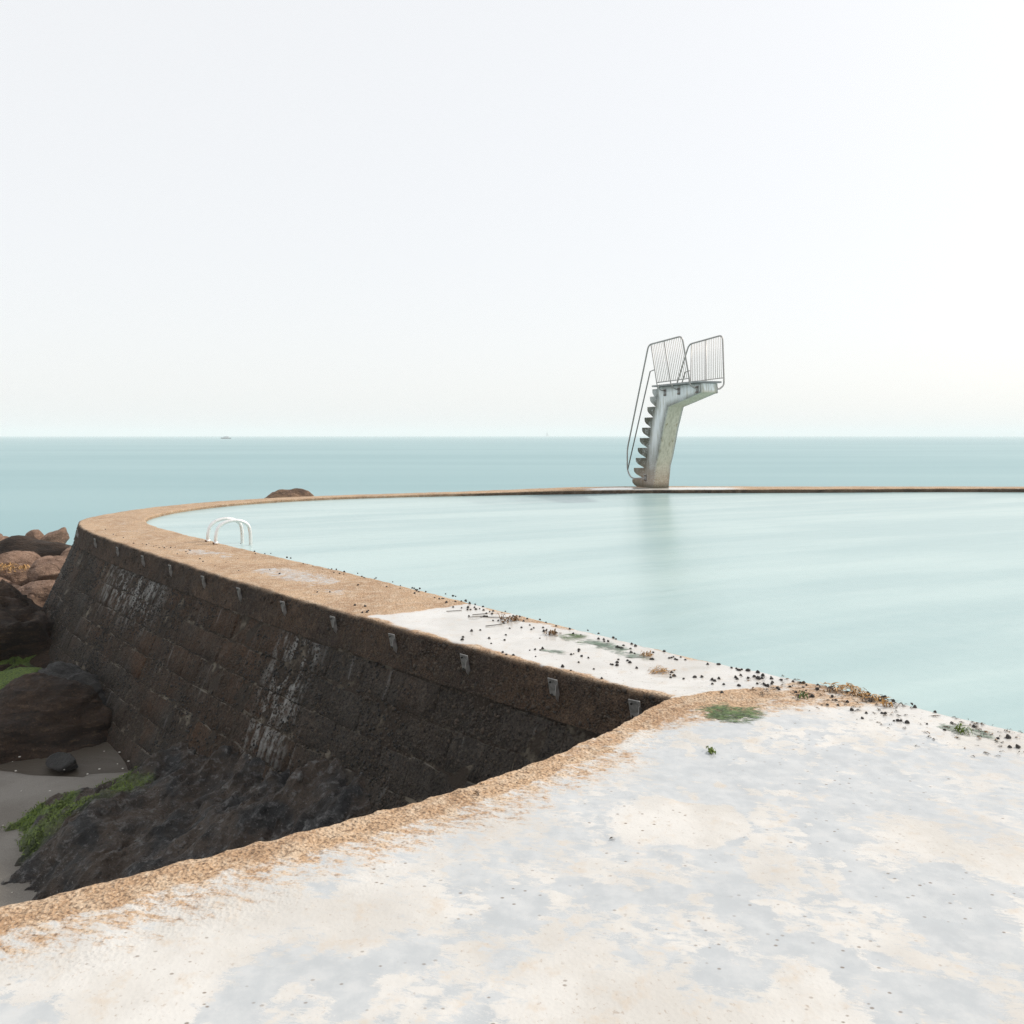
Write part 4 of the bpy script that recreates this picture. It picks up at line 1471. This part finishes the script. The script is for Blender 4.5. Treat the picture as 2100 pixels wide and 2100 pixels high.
# flecks of weed and grit washed over the pavement and the pool edge
k = 5200
px_ = rng.uniform(-.5, 3.6, k)
py_ = rng.uniform(2.0, 5.3, k)
inside = in_poly(np.c_[px_, py_], [tuple(p) for p in pl[::12]] + [tuple(p) for p in pr[::-12]])
edge_d = np.min(np.hypot(px_[:, None] - pr[None, ::6, 0], py_[:, None] - pr[None, ::6, 1]), axis=1)
dens = fbm(P3(px_ * 1.6, py_ * 1.6), 141, 4) + 1.7 * smooth(.9, .1, edge_d) * smooth(2.6, 4.2, py_) - .75
keep = inside & (dens > rng.uniform(-.2, 1.4, k))
FL = np.c_[px_[keep], py_[keep], np.full(keep.sum(), .004)]
ribbons("seaweed_debris", FL, len(FL) * 2, .020, .0022, M_WEED_DARK, "dark flecks of weed washed over the foreground pavement", kind="stuff", lift=.003, height=.003, along=-.1)
ribbons("seaweed_debris", FL[::3], len(FL) // 2, .022, .003, M_WEED, "brown flecks of weed washed over the foreground pavement", kind="stuff", lift=.003, height=.004, along=-.1)

# loose shell bits and dark weed on the sand
k = 140
sx, sy = rng.uniform(-7.5, -2.2, k), rng.uniform(4.5, 9.2, k)
Ms = np.zeros((k, 3, 4))
for i in range(k):
    r = rng.uniform(.005, .014)
    zz = -2.02 + .05 * fbm(P3([sx[i] * .6], [sy[i] * .6]), 101, 3)[0]
    Ms[i, :3, :3] = np.diag([r * rng.uniform(.7, 1.5), r, r * .5])
    Ms[i, :, 3] = (sx[i], sy[i], zz + .004)
o = link("shell_fragments", soup("shell_fragments", ico, icof, Ms), M_WHITE_SHELL)
tag(o, "white shell bits strewn on the grey sand", kind="stuff")

# bright green algae mat on the lower left end of the ledge
def ledge_z(x, y):
    d2 = (LV[:, 0] - x) ** 2 + (LV[:, 1] - y) ** 2
    return float(LV[np.argmin(d2), 2])


LV = V_LEDGE
near = (GZ_LEDGE > .35)
cand = LV[near]
if len(cand):
    ks = rng.integers(0, len(cand), 2600)
    q = np.c_[cand[ks, :2], np.full(len(ks), .015)]
    ribbons("green_algae", q, 2600, .05, .004, M_ALGAE_LIME, "bright green algae draped over the low end of the rock ledge", kind="stuff", zf=ledge_z, height=.012, along=None)
# yellowish weed between the tan boulders at the left
ribbons("rockweed", [(-13.6, 20.5, .25), (-13.0, 20.3, .2), (-12.3, 20.2, .2), (-14.1, 20.6, .2)], 260, .16, .014, M_WEED_OCHRE, "yellow brown weed between the tan boulders and the dark rock", kind="stuff",
        zf=lambda x, y: -1.78, height=.06)

# ------------------------------------------------------------------ boats and far shore
def hull(name, L, B, D, mat, parent, z0=0.0):
    secs = [(-.5, .72, 1.0), (-.3, .95, .98), (0, 1.0, 1.0), (.28, .72, 1.08), (.44, .30, 1.18), (.5, .02, 1.25)]
    V, F = [], []
    for x, b, h in secs:
        for yy_, zz_ in ((-b, h), (-b * .8, .25), (0, -.2), (b * .8, .25), (b, h)):
            V.append((x * L, yy_ * B / 2, z0 + zz_ * D))
    for i in range(len(secs) - 1):
        for k in range(4):
            a = i * 5 + k
            F.append((a, a + 5, a + 6, a + 1))
        F.append((i * 5, i * 5 + 4, i * 5 + 9, i * 5 + 5))
    F.append((0, 1, 2, 3, 4))
    return link(name, mesh_np(name, V, F, False), mat, parent)


mb = empty("motor_boat", (-360.0, 1003.0, SEA_Z), R(176))
tag(mb, "small hazy motor boat far out on the sea left of the tower", "boat")
hull("hull", 13, 3.6, 1.2, M_BOAT_DARK, mb)
link("cabin", prism("cabin", [(-3.2, -1.3, 1.25), (2.6, -1.3, 1.25), (1.2, -1.1, 2.9), (-3.0, -1.1, 2.9)], [(-3.2, 1.3, 1.25), (2.6, 1.3, 1.25), (1.2, 1.1, 2.9), (-3.0, 1.1, 2.9)]), M_BOAT, mb)
link("windscreen", prism("windscreen", [(2.62, -1.1, 1.6), (2.66, -1.1, 1.6), (1.75, -1.0, 2.6), (1.71, -1.0, 2.6)], [(2.62, 1.1, 1.6), (2.66, 1.1, 1.6), (1.75, 1.0, 2.6), (1.71, 1.0, 2.6)]), M_BOAT_DARK, mb)
link("roof", box("roof", (-1.0, 0, 3.0), (5.0, 2.6, .14)), M_BOAT, mb)
tube_obj("mast", [(-1.2, 0, 3.0), (-1.4, 0, 4.6)], .06, M_BOAT, mb, 5)

sb = empty("sailing_boat", (130.0, 2950.0, SEA_Z), R(20))
tag(sb, "tiny pale sailing boat on the horizon between the pool bend and the tower", "boat")
hull("hull", 13, 3.8, 1.3, M_BOAT, sb)
tube_obj("mast", [(.6, 0, 1.0), (.5, 0, 20.5)], .14, M_BOAT, sb, 6)
link("mainsail", prism("mainsail", [(.5, -.03, 2.6), (-5.6, -.5, 2.8), (-3.6, -.35, 10), (.45, -.03, 20)], [(.5, .03, 2.6), (-5.6, -.44, 2.8), (-3.6, -.29, 10), (.45, .03, 20)]), M_SAIL, sb)
link("jib", prism("jib", [(.9, -.03, 17.0), (5.9, .03, 1.8), (1.2, .4, 2.4)], [(.9, .03, 17.0), (5.9, .09, 1.8), (1.2, .46, 2.4)]), M_SAIL, sb)

n = 160
hx = np.linspace(4350, 9000, n)
hh = 6 + 20 * smooth(4350, 5200, hx) + 7 * fbm(P3(hx * .004, 0 * hx), 151, 4) + 4 * fbm(P3(hx * .02, 0 * hx), 152, 3)
Vh = []
for dy, f_ in ((-350, 0), (-200, .55), (0, 1.0), (250, .6), (500, 0)):
    Vh.append(np.c_[hx, np.full(n, 8200.0 + dy) + 150 * fbm(P3(hx * .003, 0 * hx + dy), 153, 3), SEA_Z - .5 + hh * f_])
hl = link("headland", fast_grid("headland", np.stack(Vh, 1).reshape(-1, 3), n, 5, flip=True), M_LAND)
tag(hl, "low faint coastline on the right horizon", kind="structure")

# ------------------------------------------------------------------ sea haze
hz = bpy.data.materials.new("sea_haze")
hz.use_nodes = True
hn, hlk = hz.node_tree.nodes, hz.node_tree.links
hn.clear()
ho = hn.new("ShaderNodeOutputMaterial")
hv = hn.new("ShaderNodeVolumePrincipled")
hv.inputs['Color'].default_value = (.97, .98, .985, 1)
hv.inputs['Density'].default_value = 0.00045
hlk.new(hv.outputs[0], ho.inputs['Volume'])
haze = link("haze", box("haze", (0, 5900, 14.1), (24600, 12600, 36.4)), hz)
tag(haze, "thin pale sea haze over the water", kind="stuff")
